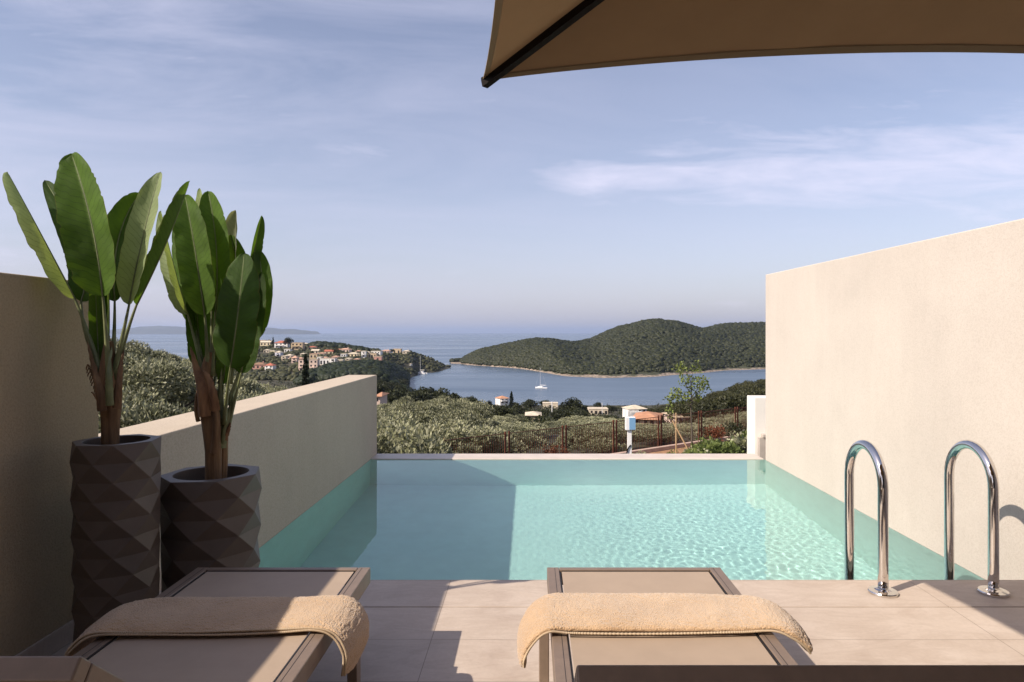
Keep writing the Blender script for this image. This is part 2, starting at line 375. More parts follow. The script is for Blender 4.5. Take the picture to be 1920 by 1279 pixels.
# ------------------------------------------------------------------ sun loungers
M['sling'] = mat('taupe_sling_fabric', (0.40, 0.305, 0.225), 0.62, noise_s=7, noise_a=0.035, bump_s=700, bump_d=0.0003, bump_k=0.6)
LZ = 0.35; LW = 0.70; HX = 1.57; TX = 1.0; FY = 2.76
def lounger(label, x0, ytop):
    """x0: left edge; local y 0 = hinge, +y = foot end"""
    root = empty('sun_lounger', (x0, HX, 0), label, 'sun lounger', 'taupe sun loungers side by side on the terrace')
    L = FY - HX; rw = 0.048
    for s in (0, 1):
        a = 0 if s == 0 else LW - rw
        bm = bmesh.new(); box(bm, a, a + rw, -0.55, L, LZ - 0.062, LZ)
        o = bmo('side_rail', bm, M['frame'], root, bevel=0.003)
        # grooved strip that clamps the sling
        g0 = rw + 0.0005 if s == 0 else LW - rw - 0.0055
        box_o('clamp_strip', (g0, g0 + 0.005, -0.02, L - rw - 0.001, LZ - 0.02, LZ - 0.0035), M['gasket'], root)
        g1 = 0.030 if s == 0 else LW - 0.033
        box_o('groove', (g1, g1 + 0.0015, -0.02, L - 0.01, LZ - 0.01, LZ + 0.0006), M['gasket'], root)
    box_o('end_rail', (rw + 0.001, LW - rw - 0.001, L - 0.030, L, LZ - 0.062, LZ), M['frame'], root, 0.003)
    box_o('end_strip', (rw + 0.009, LW - rw - 0.009, L - 0.036, L - 0.031, LZ - 0.02, LZ - 0.0035), M['gasket'], root)
    # sling, slightly slack
    nu, nv = 30, 20; pts = []
    for i in range(nu):
        for j in range(nv):
            u, v = i / (nu - 1), j / (nv - 1)
            sag = 0.004 * math.sin(math.pi * v) * math.sin(math.pi * min(1, max(0, u)))
            pts.append((rw + 0.0095 + v * (LW - 2 * rw - 0.019), -0.02 + u * (L - 0.018), LZ - 0.005 - sag))
    grid('sling', pts, nu, nv, M['sling'], root)
    for lx, ly in ((-0.036, L - 0.36), (LW + 0.001, L - 0.36), (-0.036, -0.42), (LW + 0.001, -0.42)):
        bm = bmesh.new(); box(bm, lx, lx + 0.035, ly, ly + 0.055, 0.0015, LZ - 0.02)
        bmo('leg', bm, M['frame'], root, bevel=0.003)
    for ly in (L - 0.36, -0.42):
        box_o('cross_bar', (0.0, LW, ly + 0.012, ly + 0.042, LZ - 0.11, LZ - 0.066), M['frame'], root, 0.002)
    # raised backrest
    dy, dzv = TX - HX, ytop - LZ; ln = math.hypot(dy, dzv); ang = math.atan2(dzv, -dy)
    br = bpy.data.objects.new('backrest', bpy.data.meshes.new('backrest')); link(br, root)
    br.location = (0, -0.024, LZ - 0.006); br.rotation_euler = (-ang, 0, 0)
    bm = bmesh.new()    # local: y = -along, z = thickness
    box(bm, 0, 0.04, -ln + 0.034, 0, -0.022, 0.012); box(bm, LW - 0.04, LW, -ln + 0.034, 0, -0.022, 0.012)
    box(bm, 0, LW, -ln, -ln + 0.032, -0.022, 0.012)
    bm.to_mesh(br.data); bm.free(); br.data.materials.append(M['frame'])
    md = br.modifiers.new('bevel', 'BEVEL'); md.width = 0.003; md.segments = 2
    pts = []
    for i in range(20):
        for j in range(14):
            u, v = i / 19, j / 13
            pts.append((0.044 + v * (LW - 0.088), -(0.0 + u * (ln - 0.036)), 0.004 - 0.012 * math.sin(math.pi * v) * math.sin(math.pi * u)))
    s = grid('back_sling', pts, 20, 14, M['sling'], br)
    pts = [(p[0], p[1], p[2] - 0.014) for p in pts]
    grid('back_lining', pts, 20, 14, M['frame_dark'], br)
    return root
lounger('left sun lounger with a grey-brown sling lying half in shade beside the planters', -1.347, 0.831)
lounger('right sun lounger with a sunlit sling in front of the middle of the pool', 0.066, 0.818)

# ------------------------------------------------------------------ towels
def towel_mat():
    m = mat('terry_towel', (0.56, 0.38, 0.235), 0.95, spec=0.1, sheen=0.5); t = m.node_tree; b = t.nodes['Principled BSDF']
    c = t.nodes.new('ShaderNodeTexCoord').outputs['Object']
    f = noise_n(t, c, 260, 2, 0.7); g = noise_n(t, c, 9, 4, 0.6)
    vo = t.nodes.new('ShaderNodeTexVoronoi'); vo.inputs['Scale'].default_value = 210; t.links.new(c, vo.inputs['Vector'])
    col = mix_n(t, 0.6, ramp_n(t, g, [(0.3, (0.50, 0.335, 0.20)), (0.7, (0.60, 0.415, 0.255))]),
                ramp_n(t, f, [(0.3, (0.66, 0.62, 0.56)), (0.6, (1.05, 1.04, 1.0))]), 'MULTIPLY')
    t.links.new(col, b.inputs['Base Color'])
    bp = t.nodes.new('ShaderNodeBump'); bp.inputs['Distance'].default_value = 0.004; bp.inputs['Strength'].default_value = 0.9
    t.links.new(math_n(t, 'ADD', f, math_n(t, 'MULTIPLY', vo.outputs['Distance'], -0.7)), bp.inputs['Height']); t.links.new(bp.outputs[0], b.inputs['Normal'])
    return m
M['towel'] = towel_mat()
M['hem'] = mat('towel_hem', (0.50, 0.385, 0.26), 0.9, bump_s=300, bump_d=0.001)
def catmull(pts, n):
    out = []; P_ = [pts[0]] + list(pts) + [pts[-1]]
    segs = len(pts) - 1
    for i in range(n):
        t = i / (n - 1) * segs; k = min(int(t), segs - 1); t -= k
        p0, p1, p2, p3 = [Vector(P_[k + j]) for j in range(4)]
        out.append(0.5 * ((2 * p1) + (p2 - p0) * t + (2 * p0 - 5 * p1 + 4 * p2 - p3) * t * t + (3 * p1 - p0 - 3 * p2 + p3) * t ** 3))
    return out
def towel(label, path, seed, rope_rows):
    """path: (x, y centre, z bottom, half width, thickness)"""
    nu, nv = 330, 130
    pa = catmull([(p[0], p[1], p[2]) for p in path], nu); wt = catmull([(p[3], p[4], 0) for p in path], nu)
    c0 = Vector((sum(p.x for p in pa) / nu, sum(p.y for p in pa) / nu, LZ))
    pts = []; near = []
    for i, p in enumerate(pa):
        d = (pa[min(i + 1, nu - 1)] - pa[max(i - 1, 0)]); d.y = 0; d.normalize()
        nrm = Vector((-d.z, 0, d.x)); hw, th = wt[i].x, wt[i].y
        e = min(i, nu - 1 - i); k = math.sqrt(max(0, 1 - ((12 - e) / 12) ** 2)) if e < 12 else 1
        for j in range(nv):
            a = 2 * math.pi * j / nv; ca, sa = math.cos(a), math.sin(a)
            cy_ = math.copysign(abs(ca) ** 0.55, ca) * hw; ch = math.copysign(abs(sa) ** 0.7, sa) * th / 2 + th / 2
            # far edge is a fat roll, near edge thin
            ch *= (0.80 + 0.26 * (cy_ / hw))
            q = p + Vector((0, cy_ * (0.35 + 0.65 * k), 0)) + nrm * (th / 2 + (ch - th / 2) * max(k, 0.12))
            nz = noise.noise(Vector((q.x * 5 + seed, q.y * 8, q.z * 6))) * 0.0045 + noise.noise(Vector((q.x * 17, q.y * 15 + seed, q.z * 20))) * 0.0018 + noise.noise(Vector((q.x * 150, q.y * 150 + seed, q.z * 150))) * 0.0018 + noise.noise(Vector((q.x * 70, q.y * 70 + seed, q.z * 70))) * 0.0012
            if sa > -0.25: q += nrm * nz * max(0, sa + 0.25) + Vector((0, nz * ca * 1.0, 0))
            pts.append(q - c0)
        near.append((p + Vector((0, -hw, 0)) + nrm * 0.004 - c0, nrm, d))
    Fc = [(i * nv + j, (i + 1) * nv + j, (i + 1) * nv + (j + 1) % nv, i * nv + (j + 1) % nv) for i in range(nu - 1) for j in range(nv)]
    Fc += [tuple(range(nv)), tuple((nu - 1) * nv + j for j in range(nv))[::-1]]
    o = mesh_np('folded_towel', pts, Fc, M['towel'], None, True); o.location = c0
    tag(o, label, 'towel', 'folded terry towels laid across the loungers')
    # corded hems of the folded layers along the near edge
    for r in range(rope_rows):
        bm = bmesh.new(); line = []; rad = []
        rng = near[12:-12]
        for i in range(len(rng) * 3):
            k = i / 3; a = int(k); f = k - a; b = min(a + 1, len(rng) - 1)
            q = rng[a][0].lerp(rng[b][0], f); n = rng[a][1]
            wv = 0.0015 * math.sin(i * 0.021 + r * 2 + seed)
            line.append(q + n * (0.0015 + r * 0.0075 + wv) + Vector((0, -0.004 + r * 0.0035, 0))); rad.append(0.0036 + 0.0009 * math.sin(i * 1.57))
        tube(bm, line, rad, 7); bmo('hem', bm, M['hem'], o, smooth=True)
    return o
LXa, LXb = -1.347, -0.647
towel('folded beige towel half in shade across the left lounger, its corner hanging over the side',
      [(-1.425, 2.17, 0.285, 0.07, 0.03), (-1.40, 2.18, 0.325, 0.09, 0.034), (-1.345, 2.20, 0.362, 0.105, 0.038), (-1.25, 2.24, 0.354, 0.115, 0.040), (-1.0, 2.255, 0.351, 0.12, 0.036),
       (-0.80, 2.26, 0.352, 0.115, 0.038), (-0.68, 2.26, 0.356, 0.11, 0.042), (-0.620, 2.25, 0.344, 0.115, 0.044), (-0.585, 2.22, 0.305, 0.11, 0.042), (-0.585, 2.18, 0.262, 0.075, 0.036), (-0.592, 2.16, 0.228, 0.03, 0.026)], 3.1, 2)
RA, RB = 0.066, 0.766
towel('folded beige terry towel in full sun across the right lounger',
      [(-0.010, 2.19, 0.250, 0.055, 0.030), (-0.015, 2.20, 0.285, 0.085, 0.034), (0.005, 2.22, 0.325, 0.105, 0.040), (0.055, 2.245, 0.358, 0.115, 0.044), (0.14, 2.255, 0.355, 0.12, 0.052), (0.42, 2.26, 0.352, 0.12, 0.050),
       (0.66, 2.26, 0.354, 0.118, 0.044), (0.765, 2.25, 0.358, 0.108, 0.042), (0.815, 2.225, 0.343, 0.100, 0.044), (0.85, 2.21, 0.315, 0.088, 0.044), (0.868, 2.20, 0.292, 0.075, 0.042)], 8.4, 1)

# ------------------------------------------------------------------ parasol
def canopy_mat():
    m = mat('parasol_fabric', (0.240, 0.152, 0.078), 0.85, spec=0.15, noise_s=3, noise_a=0.05, bump_s=420, bump_d=0.0006, trans=0.06)
    return m
M['canopy'] = canopy_mat(); M['canopy_hem'] = mat('parasol_hem', (0.24, 0.18, 0.105), 0.85, bump_s=300, bump_d=0.0006, trans=0.12)
M['rib'] = mat('dark_rib', (0.012, 0.009, 0.008), 0.8, spec=0.15)
par = empty('parasol', (1.29, 1.0, 0), 'large square brown parasol overhead at the top right', 'parasol')
CX, CYp, CZt = 1.29, 1.0, 0
cn = [(-0.168, 2.38), (2.742, 2.38), (2.742, -0.30), (-0.168, -0.30)]
zc, za = 2.180, 2.72
HEMV = []
def edge_pt(a, b, u):      # scalloped rim between two corners
    x = a[0] + (b[0] - a[0]) * u; y = a[1] + (b[1] - a[1]) * u
    mx, my = CX, CYp; s = 4 * u * (1 - u)
    s = s ** 0.85
    L = math.hypot(mx - x, my - y)
    x += (mx - x) * 0.080 * s; y += (my - y) * 0.155 * s
    return Vector((x - CX, y - CYp, zc + 0.014 * s))
for k in range(4):
    a, b = cn[k], cn[(k + 1) % 4]; nu, nv = 41, 28; pts = []; rim = []
    for i in range(nu):
        e = edge_pt(a, b, i / (nu - 1)); rim.append(e)
        for j in range(nv):
            t = j / (nv - 1); p = e.lerp(Vector((0, 0, za)), t)
            s = math.sin(math.pi * t) * math.sin(math.pi * i / (nu - 1))
            p.z -= 0.035 * s
            p.z += 0.007 * noise.noise(Vector((i * 0.35 + k * 9, j * 0.12, 0))) * math.sin(math.pi * i / (nu - 1))
            pts.append(p)
    grid('canopy_panel', pts, nu, nv, M['canopy'], par)
    # folded hem along the rim
    hp = []
    for e, q in zip(rim, [Vector((0, 0, za)) - e for e in rim]):
        q.normalize()
        for t, dz_ in ((0, 0.0), (0, -0.006), (0.028, -0.0055), (0.030, -0.003)): hp.append(e + q * t + Vector((0, 0, dz_)))
    grid('hem', hp, nu, 4, M['canopy_hem'], par, smooth=False)
    c = Vector((a[0] - CX, a[1] - CYp, zc))
    bm = bmesh.new(); d = (Vector((0, 0, za)) - c)
    up = Vector((0, 0, 1)); s = d.normalized().cross(up).normalized() * 0.0125; nrm = s.cross(d).normalized() * 0.014
    if nrm.z < 0: nrm = -nrm
    p0 = c + d * 0.002 - nrm * 0.3; p1 = c + d * 0.985 - nrm * 0.3
    vs = [bm.verts.new(p + q) for p in (p0, p1) for q in (-s - nrm * 2, s - nrm * 2, s - nrm * 0.2, -s - nrm * 0.2)]
    for f in ((0, 1, 2, 3), (7, 6, 5, 4), (0, 4, 5, 1), (1, 5, 6, 2), (2, 6, 7, 3), (3, 7, 4, 0)): bm.faces.new([vs[i] for i in f])
    bmesh.ops.recalc_face_normals(bm, faces=bm.faces)
    bmo('rib', bm, M['rib'], par)
    bm = bmesh.new(); tube(bm, [c + d.normalized() * 0.001 + Vector((0, 0, 0.001)), c + d.normalized() * 0.02 - Vector((0, 0, 0.004))], 0.0085, 10)
    bmo('rib_tip', bm, M['rib'], par, smooth=True)
bm = bmesh.new(); tube(bm, [(0, 0, 0.05), (0, 0, za)], 0.024, 16); bmo('pole', bm, M['rib'], par, smooth=True)
box_o('base', (-0.3, 0.3, -0.3, 0.3, 0.001, 0.06), M['frame'], par, 0.01)

# ------------------------------------------------------------------ faceted planters
def planter(name, label, x, y, r, H, rings, n=7, rot=0.0):
    root = empty(name, (x, y, 0), label, 'planter', 'tall faceted plastic planters')
    bm = bmesh.new(); R_ = []
    for i in range(rings + 1):
        z = H - (H - 0.001) * i / rings; rr = r * (1.0 - 0.06 * i / rings)
        off = rot + (math.pi / n) * (i % 2)
        R_.append([bm.verts.new((rr * math.cos(off + 2 * math.pi * k / n), rr * math.sin(off + 2 * math.pi * k / n), z)) for k in range(n)])
    for i, (a, b) in enumerate(zip(R_, R_[1:])):
        for k in range(n):
            if i % 2 == 0:
                bm.faces.new((a[k], b[k], a[(k + 1) % n])); bm.faces.new((b[k], b[(k + 1) % n], a[(k + 1) % n]))
            else:
                bm.faces.new((a[k], b[k], b[(k + 1) % n])); bm.faces.new((a[k], b[(k + 1) % n], a[(k + 1) % n]))
    # rim: a round opening in the seven-sided top
    m = n * 8; ro = r * 0.735
    rim = [bm.verts.new((ro * math.cos(rot + 2 * math.pi * k / m), ro * math.sin(rot + 2 * math.pi * k / m), H)) for k in range(m)]
    low = [bm.verts.new((ro * 0.985 * math.cos(rot + 2 * math.pi * k / m), ro * 0.985 * math.sin(rot + 2 * math.pi * k / m), H - 0.10)) for k in range(m)]
    for k in range(n):
        a, b = R_[0][k], R_[0][(k + 1) % n]
        for q in range(8):
            c, d = rim[(k * 8 + q) % m], rim[(k * 8 + q + 1) % m]
            if q < 4: bm.faces.new((a, d, c))
            else: bm.faces.new((b, d, c))
        bm.faces.new((a, b, rim[(k * 8 + 4) % m]))
    for k in range(m): bm.faces.new((rim[k], low[k], low[(k + 1) % m], rim[(k + 1) % m]))
    bm.faces.new(R_[-1][::-1]); bmesh.ops.recalc_face_normals(bm, faces=bm.faces)
    bmo('body', bm, M['pot'], root, bevel=0.0012, seg=1)
    bm = bmesh.new(); bmesh.ops.create_circle(bm, cap_ends=True, segments=m, radius=ro * 0.982, matrix=Matrix.Translation((0, 0, H - 0.075)))
    bmo('soil', bm, M['soil'], root)
P1 = (-1.660, 2.74); P2 = (-1.435, 3.07)
planter('planter', 'taller faceted dark planter standing against the left wall', P1[0], P1[1], 0.160, 0.868, 12, 7, R(-64))
planter('planter', 'shorter faceted dark planter beside the pool and behind the left lounger', P2[0], P2[1], 0.213, 0.668, 8, 7, R(-60))

# ------------------------------------------------------------------ banana plants
def leaf_mat(name, top, under, rough=0.6):
    m = bpy.data.materials.new(name); m.use_nodes = True; t = m.node_tree; b = t.nodes['Principled BSDF']; o = t.nodes['Material Output']
    uv = t.nodes.new('ShaderNodeTexCoord'); s = t.nodes.new('ShaderNodeSeparateXYZ'); t.links.new(uv.outputs['UV'], s.inputs[0])
    av = math_n(t, 'ABSOLUTE', math_n(t, 'SUBTRACT', s.outputs[1], 0.5))
    ph = math_n(t, 'SUBTRACT', math_n(t, 'MULTIPLY', s.outputs[0], 44.0), math_n(t, 'MULTIPLY', av, 9.0))
    jig = noise_n(t, uv.outputs['UV'], 6, 3)
    ph = math_n(t, 'ADD', ph, math_n(t, 'MULTIPLY', jig, 2.5))
    f = math_n(t, 'ABSOLUTE', math_n(t, 'SUBTRACT', math_n(t, 'FRACT', ph), 0.5))
    f2 = math_n(t, 'ABSOLUTE', math_n(t, 'SUBTRACT', math_n(t, 'FRACT', math_n(t, 'MULTIPLY', ph, 5.0)), 0.5))
    vein = math_n(t, 'SUBTRACT', 1.0, math_n(t, 'MULTIPLY', math_n(t, 'SUBTRACT', 0.5, f), 7.0, clamp=True))
    n = noise_n(t, uv.outputs['Object'], 14, 5, 0.6); n2 = noise_n(t, uv.outputs['Object'], 3.5, 3, 0.6)
    geo = t.nodes.new('ShaderNodeNewGeometry')
    ctop = ramp_n(t, n2, [(0.3, tuple(x * 0.72 for x in top)), (0.7, tuple(x * 1.25 for x in top))])
    cund = ramp_n(t, n2, [(0.3, tuple(x * 0.8 for x in under)), (0.7, under)])
    c = mix_n(t, geo.outputs['Backfacing'], ctop, cund)
    c = mix_n(t, 0.5, c, ramp_n(t, n, [(0.3, (0.78, 0.80, 0.75)), (0.7, (1.05, 1.05, 1))]), 'MULTIPLY')
    mid = math_n(t, 'SUBTRACT', 1.0, math_n(t, 'MULTIPLY', av, 26.0), clamp=True)
    c = mix_n(t, 0.45, c, ramp_n(t, f2, [(0.05, (0.62, 0.66, 0.6)), (0.4, (1.12, 1.12, 1.05))]), 'MULTIPLY')
    c = mix_n(t, math_n(t, 'MULTIPLY', mid, 0.6), c, (0.16, 0.20, 0.07))
    dk = math_n(t, 'MULTIPLY', math_n(t, 'LESS_THAN', f, 0.045), math_n(t, 'LESS_THAN', math_n(t, 'FRACT', math_n(t, 'MULTIPLY', ph, 0.5)), 0.52))
    c = mix_n(t, math_n(t, 'MULTIPLY', dk, 0.8), c, (0.015, 0.025, 0.008))
    edge = math_n(t, 'MULTIPLY', math_n(t, 'SUBTRACT', math_n(t, 'ADD', av, math_n(t, 'MULTIPLY', n2, 0.05)), 0.512), 60.0, clamp=True)
    c = mix_n(t, math_n(t, 'MULTIPLY', edge, 0.7), c, (0.14, 0.10, 0.035))
    t.links.new(c, b.inputs['Base Color']); b.inputs['Roughness'].default_value = rough; b.inputs['Specular IOR Level'].default_value = 0.22
    bp = t.nodes.new('ShaderNodeBump'); bp.inputs['Distance'].default_value = 0.004; bp.inputs['Strength'].default_value = 0.6
    t.links.new(math_n(t, 'ADD', math_n(t, 'MULTIPLY', f2, 0.22), math_n(t, 'SUBTRACT', 0.5, dk)), bp.inputs['Height'])
    t.links.new(bp.outputs[0], b.inputs['Normal'])
    tr = t.nodes.new('ShaderNodeBsdfTranslucent'); t.links.new(mix_n(t, 1.0, c, (1.9, 1.9, 0.7), 'MULTIPLY'), tr.inputs[0])
    mx = t.nodes.new('ShaderNodeMixShader'); mx.inputs[0].default_value = 0.30
    t.links.new(b.outputs[0], mx.inputs[1]); t.links.new(tr.outputs[0], mx.inputs[2]); t.links.new(mx.outputs[0], o.inputs[0]); return m
LM = {'d': leaf_mat('banana_leaf_dark', (0.040, 0.078, 0.012), (0.10, 0.14, 0.045)),
      'm': leaf_mat('banana_leaf_green', (0.078, 0.140, 0.020), (0.22, 0.27, 0.10)),
      'p': leaf_mat('banana_leaf_pale', (0.27, 0.33, 0.15), (0.30, 0.36, 0.19), 0.5),
      's': leaf_mat('banana_leaf_silver', (0.20, 0.20, 0.17), (0.26, 0.26, 0.22), 0.35)}
M['stalk'] = mat('leaf_stalk', (0.17, 0.19, 0.08), 0.5, noise_s=12, noise_a=0.25)
M['bark'] = mat('dry_sheath', (0.25, 0.15, 0.07), 0.85, noise_s=5, col2=(0.07, 0.034, 0.015), bump_s=14, bump_d=0.006, stretch=(6, 6, 0.7), detail=7)
M['husk'] = mat('peeling_husk', (0.33, 0.18, 0.08), 0.8, noise_s=6, col2=(0.10, 0.045, 0.02), bump_s=20, bump_d=0.004, stretch=(5, 5, 0.8), detail=7)
def bez(a, b, c, t): return a * (1 - t) ** 2 + b * 2 * t * (1 - t) + c * t * t
def banana_leaf(root, Y, base, mid, tip, W0, face=0, fold=21, kind='m', under=False, asym=(1, 1), foot=None, seed=0, curl=0.0, stalk_r=0.007, wav=1.0):
    """base, mid, tip: (photo x, photo y, depth offset); foot: where the stalk leaves the trunk"""
    o0 = root.location; W = W0 * 0.84
    A, B_, C_ = [P(q[0], q[1], Y + q[2]) - o0 for q in (base, mid, tip)]
    Bc = B_ * 2 - (A + C_) / 2
    nu, nv = 64, 17; pts = []
    rr = random.Random(seed)
    for i in range(nu):
        t = i / (nu - 1); c = bez(A, Bc, C_, t); d = (bez(A, Bc, C_, min(1, t + .01)) - bez(A, Bc, C_, max(0, t - .01))).normalized()
        n = Vector((0, -1, 0)); n = (n - d * n.dot(d)).normalized(); s = d.cross(n)
        rot = Matrix.Rotation(R(face), 3, d); n = rot @ n; s = rot @ s
        f = 1.0
        if t < 0.22: f = math.sqrt(max(0, 1 - (1 - t / 0.22) ** 2)) * 0.85 + 0.15 * (t / .22)
        if t > 0.5: f *= max(0, 1 - ((t - 0.5) / 0.5) ** 2.3) ** 0.56
        for j in range(nv):
            v = (j / (nv - 1) - 0.5) * 2; wv = W / 2 * f * (asym[0] if v < 0 else asym[1])
            fo = R(fold) + abs(v) * R(curl)
            wob = 0.0
            if wav:
                k = noise.noise(Vector((t * 9 + seed, v * 1.2, seed * 3.1)))
                k2 = math.sin(t * 46 + abs(v) * -7 + seed) * 0.25
                wob = (k * 0.13 + k2 * 0.05) * abs(v) ** 1.5 * W / 2 * wav
                wv *= 1 + 0.045 * noise.noise(Vector((t * 14, seed + (0 if v < 0 else 5), 0)))
            if f > 0.5 and noise.noise(Vector((t * 31, seed * 2.7 + (9 if v < 0 else 0), 1))) > 0.42: wv *= 0.93
            # fold is an arc across the half blade
            x = wv * abs(v) * math.cos(fo) * (1 if v >= 0 else -1); h = wv * abs(v) * math.sin(fo)
            pts.append(c + s * x + n * (h + wob))
    o = grid('leaf', pts, nu, nv, LM[kind], root)
    if under: o.data.flip_normals()
    line = [bez(A, Bc, C_, t / 10 * 0.97) for t in range(11)]; rad = [stalk_r * (0.62 - 0.5 * t / 10) for t in range(11)]
    if foot:
        Fp = P(foot[0], foot[1], Y + foot[2]) - o0; d0 = (Bc - A).normalized()
        ctrl = (A - d0 * (A - Fp).length * 0.45) * 0.45 + (A + Fp) * 0.275; pre = [bez(Fp, ctrl, A, k / 8) for k in range(8)]
        line = pre + line; rad = [stalk_r * (2.0 - 1.35 * (k / 8) ** 0.6) for k in range(8)] + rad
    bm = bmesh.new(); tube(bm, line, rad, 8); bmo('stalk', bm, M['stalk'], o, smooth=True)
    return o
def sheath(root, Y, pl, width, m, name='sheath', curl=1.0):
    """strip of leaf sheath that wraps the trunk, tapering upward"""
    o0 = root.location; pts = [P(q[0], q[1], Y + q[2]) - o0 for q in pl]; pc = catmull(pts, 24); nv = 9; V = []
    for i, c in enumerate(pc):
        t = i / 23; d = (pc[min(i + 1, 23)] - pc[max(0, i - 1)]).normalized(); n = Vector((0, -1, 0)); n = (n - d * n.dot(d)).normalized(); s = d.cross(n)
        wd = width * (1 - t ** 1.8) + 0.002
        for j in range(nv):
            v = j / (nv - 1) - 0.5; jag = 0.004 * noise.noise(Vector((t * 30, v * 9, width * 100)))
            V.append(c + s * (v * wd + jag) + n * (wd * 0.42 * curl * math.cos(v * math.pi)))
    return grid(name, V, 24, nv, m, root)
def trunk(root, Y, line, name='trunk'):
    o0 = root.location; pts = [P(q[0], q[1], Y + q[2]) - o0 for q in line]; n = 28; pc = catmull(pts, 46); rd = catmull([(q[3], 0, 0) for q in line], 46)
    V = []
    for i, c in enumerate(pc):
        for k in range(n):
            a = 2 * math.pi * k / n
            r = rd[i].x * 0.80 * (1 + 0.16 * noise.noise(Vector((math.cos(a) * 2.2, math.sin(a) * 2.2, i * 0.05))) + 0.05 * noise.noise(Vector((math.cos(a) * 9, math.sin(a) * 9, i * 0.12))))
            V.append(c + Vector((math.cos(a) * r, math.sin(a) * r, 0)))
    Fc = [(i * n + k, i * n + (k + 1) % n, (i + 1) * n + (k + 1) % n, (i + 1) * n + k) for i in range(45) for k in range(n)]
    Fc.append(tuple(45 * n + k for k in range(n)))
    return mesh_np(name, V, Fc, M['bark'], root, True)
Y1 = 2.72
b1 = empty('banana_plant', (P1[0], P1[1], 0.80), 'artificial banana plant with broad leaves in the taller planter, its pale far leaf leaning left', 'plant', 'potted banana plants')
trunk(b1, Y1, [(207, 838, 0.02, 0.040), (206, 790, 0.02, 0.041), (207, 750, 0.02, 0.047), (206, 725, 0.01, 0.050), (203, 700, 0, 0.040), (204, 668, 0, 0.030), (204, 640, 0, 0.018)])
L = lambda *a, **k: banana_leaf(b1, Y1, *a, **k)
L((140, 560, 0.02), (72, 430, 0.0), (14, 322, 0.06), 0.155, face=-64, fold=24, kind='p', under=True, foot=(190, 705, 0), seed=1, curl=22)
L((193, 556, -0.05), (172, 420, -0.07), (134, 288, -0.02), 0.240, face=4, fold=30, kind='m', asym=(1.05, 1.0), foot=(205, 705, -0.02), seed=2, curl=0)
L((215, 566, 0.10), (222, 450, 0.14), (263, 362, 0.17), 0.150, face=22, fold=23, kind='d', foot=(209, 705, 0.03), seed=3, asym=(1.1, 0.9))
L((242, 572, -0.02), (268, 445, -0.03), (301, 322, 0.0), 0.150, face=-8, fold=16, kind='p', under=True, foot=(211, 710, 0), seed=4, curl=12)
L((256, 572, 0.02), (312, 455, 0.02), (356, 339, 0.04), 0.125, face=-55, fold=35, kind='m', under=True, foot=(216, 712, 0), seed=5, curl=22)
L((152, 566, 0.04), (150, 470, 0.10), (84, 338, 0.20), 0.14, face=25, fold=19, kind='d', foot=(197, 705, 0.02), seed=6)
L((186, 690, 0.03), (182, 610, 0.05), (178, 515, 0.05), 0.085, face=35, fold=34, kind='m', foot=(200, 722, 0), seed=7, stalk_r=0.006)
L((201, 690, 0.05), (205, 600, 0.07), (203, 505, 0.08), 0.075, face=-30, fold=39, kind='d', foot=(204, 722, 0), seed=8, stalk_r=0.006)
sheath(b1, Y1, [(192, 770, -0.03), (186, 730, -0.035), (176, 690, -0.02), (164, 640, 0.0)], 0.038, M['bark'])
sheath(b1, Y1, [(219, 765, -0.03), (222, 730, -0.035), (226, 690, -0.02), (232, 655, 0.0)], 0.034, M['bark'])
sheath(b1, Y1, [(206, 760, -0.05), (205, 720, -0.055), (204, 690, -0.05), (210, 650, -0.02)], 0.032, M['stalk'])
sheath(b1, Y1, [(184, 752, -0.02), (180, 745, -0.03), (174, 737, -0.03), (171, 735, -0.03)], 0.008, M['husk'], 'loose_fibre')
for i in range(9):
    x = 163 + i * 2.3; sheath(b1, Y1, [(x + 6, 690 + i * 6, 0), (x + 2, 684 + i * 6, -0.005), (x - 2 - i % 3, 694 + i * 6, -0.005)], 0.006, M['bark'], 'loose_fibre')

Y2 = 3.03
b2 = empty('banana_plant', (P2[0], P2[1], 0.60), 'artificial banana plant with crowded darker leaves and two trunks in the shorter planter', 'plant', 'potted banana plants')
trunk(b2, Y2, [(400, 902, 0.0, 0.042), (399, 850, 0.0, 0.042), (396, 800, 0.0, 0.046), (390, 750, 0.0, 0.052), (385, 715, 0.0, 0.044), (388, 690, 0.0, 0.030), (392, 660, 0.0, 0.014)])
trunk(b2, Y2, [(416, 902, 0.05, 0.026), (417, 860, 0.05, 0.026), (418, 820, 0.05, 0.028), (420, 795, 0.05, 0.022), (422, 770, 0.05, 0.010)], 'side_trunk')
L = lambda *a, **k: banana_leaf(b2, Y2, *a, **k)
L((352, 590, 0.02), (326, 500, 0.02), (302, 395, 0.05), 0.150, face=-48, fold=20, kind='p', under=True, foot=(385, 715, 0), seed=11, curl=18)
L((384, 592, -0.04), (366, 470, -0.06), (347, 366, -0.02), 0.185, face=8, fold=28, kind='m', foot=(390, 705, 0), seed=12, asym=(1, 1.05))
L((396, 570, 0.04), (384, 460, 0.02), (374, 353, 0.03), 0.085, face=-15, fold=20, kind='p', under=False, foot=(394, 705, 0), seed=13)
L((404, 586, 0.02), (406, 470, 0.00), (390, 358, 0.02), 0.175, face=10, fold=30, kind='m', foot=(398, 705, 0), seed=14)
L((424, 600, 0.12), (436, 500, 0.14), (442, 394, 0.10), 0.165, face=-18, fold=24, kind='s', under=True, foot=(402, 705, 0.02), seed=15, curl=15)
L((462, 560, 0.06), (476, 478, 0.05), (491, 404, 0.06), 0.075, face=48, fold=39, kind='m', under=False, foot=(430, 720, 0.03), seed=16)
L((470, 640, 0.05), (490, 555, 0.05), (484, 468, 0.06), 0.120, face=28, fold=27, kind='m', foot=(428, 760, 0.03), seed=17)
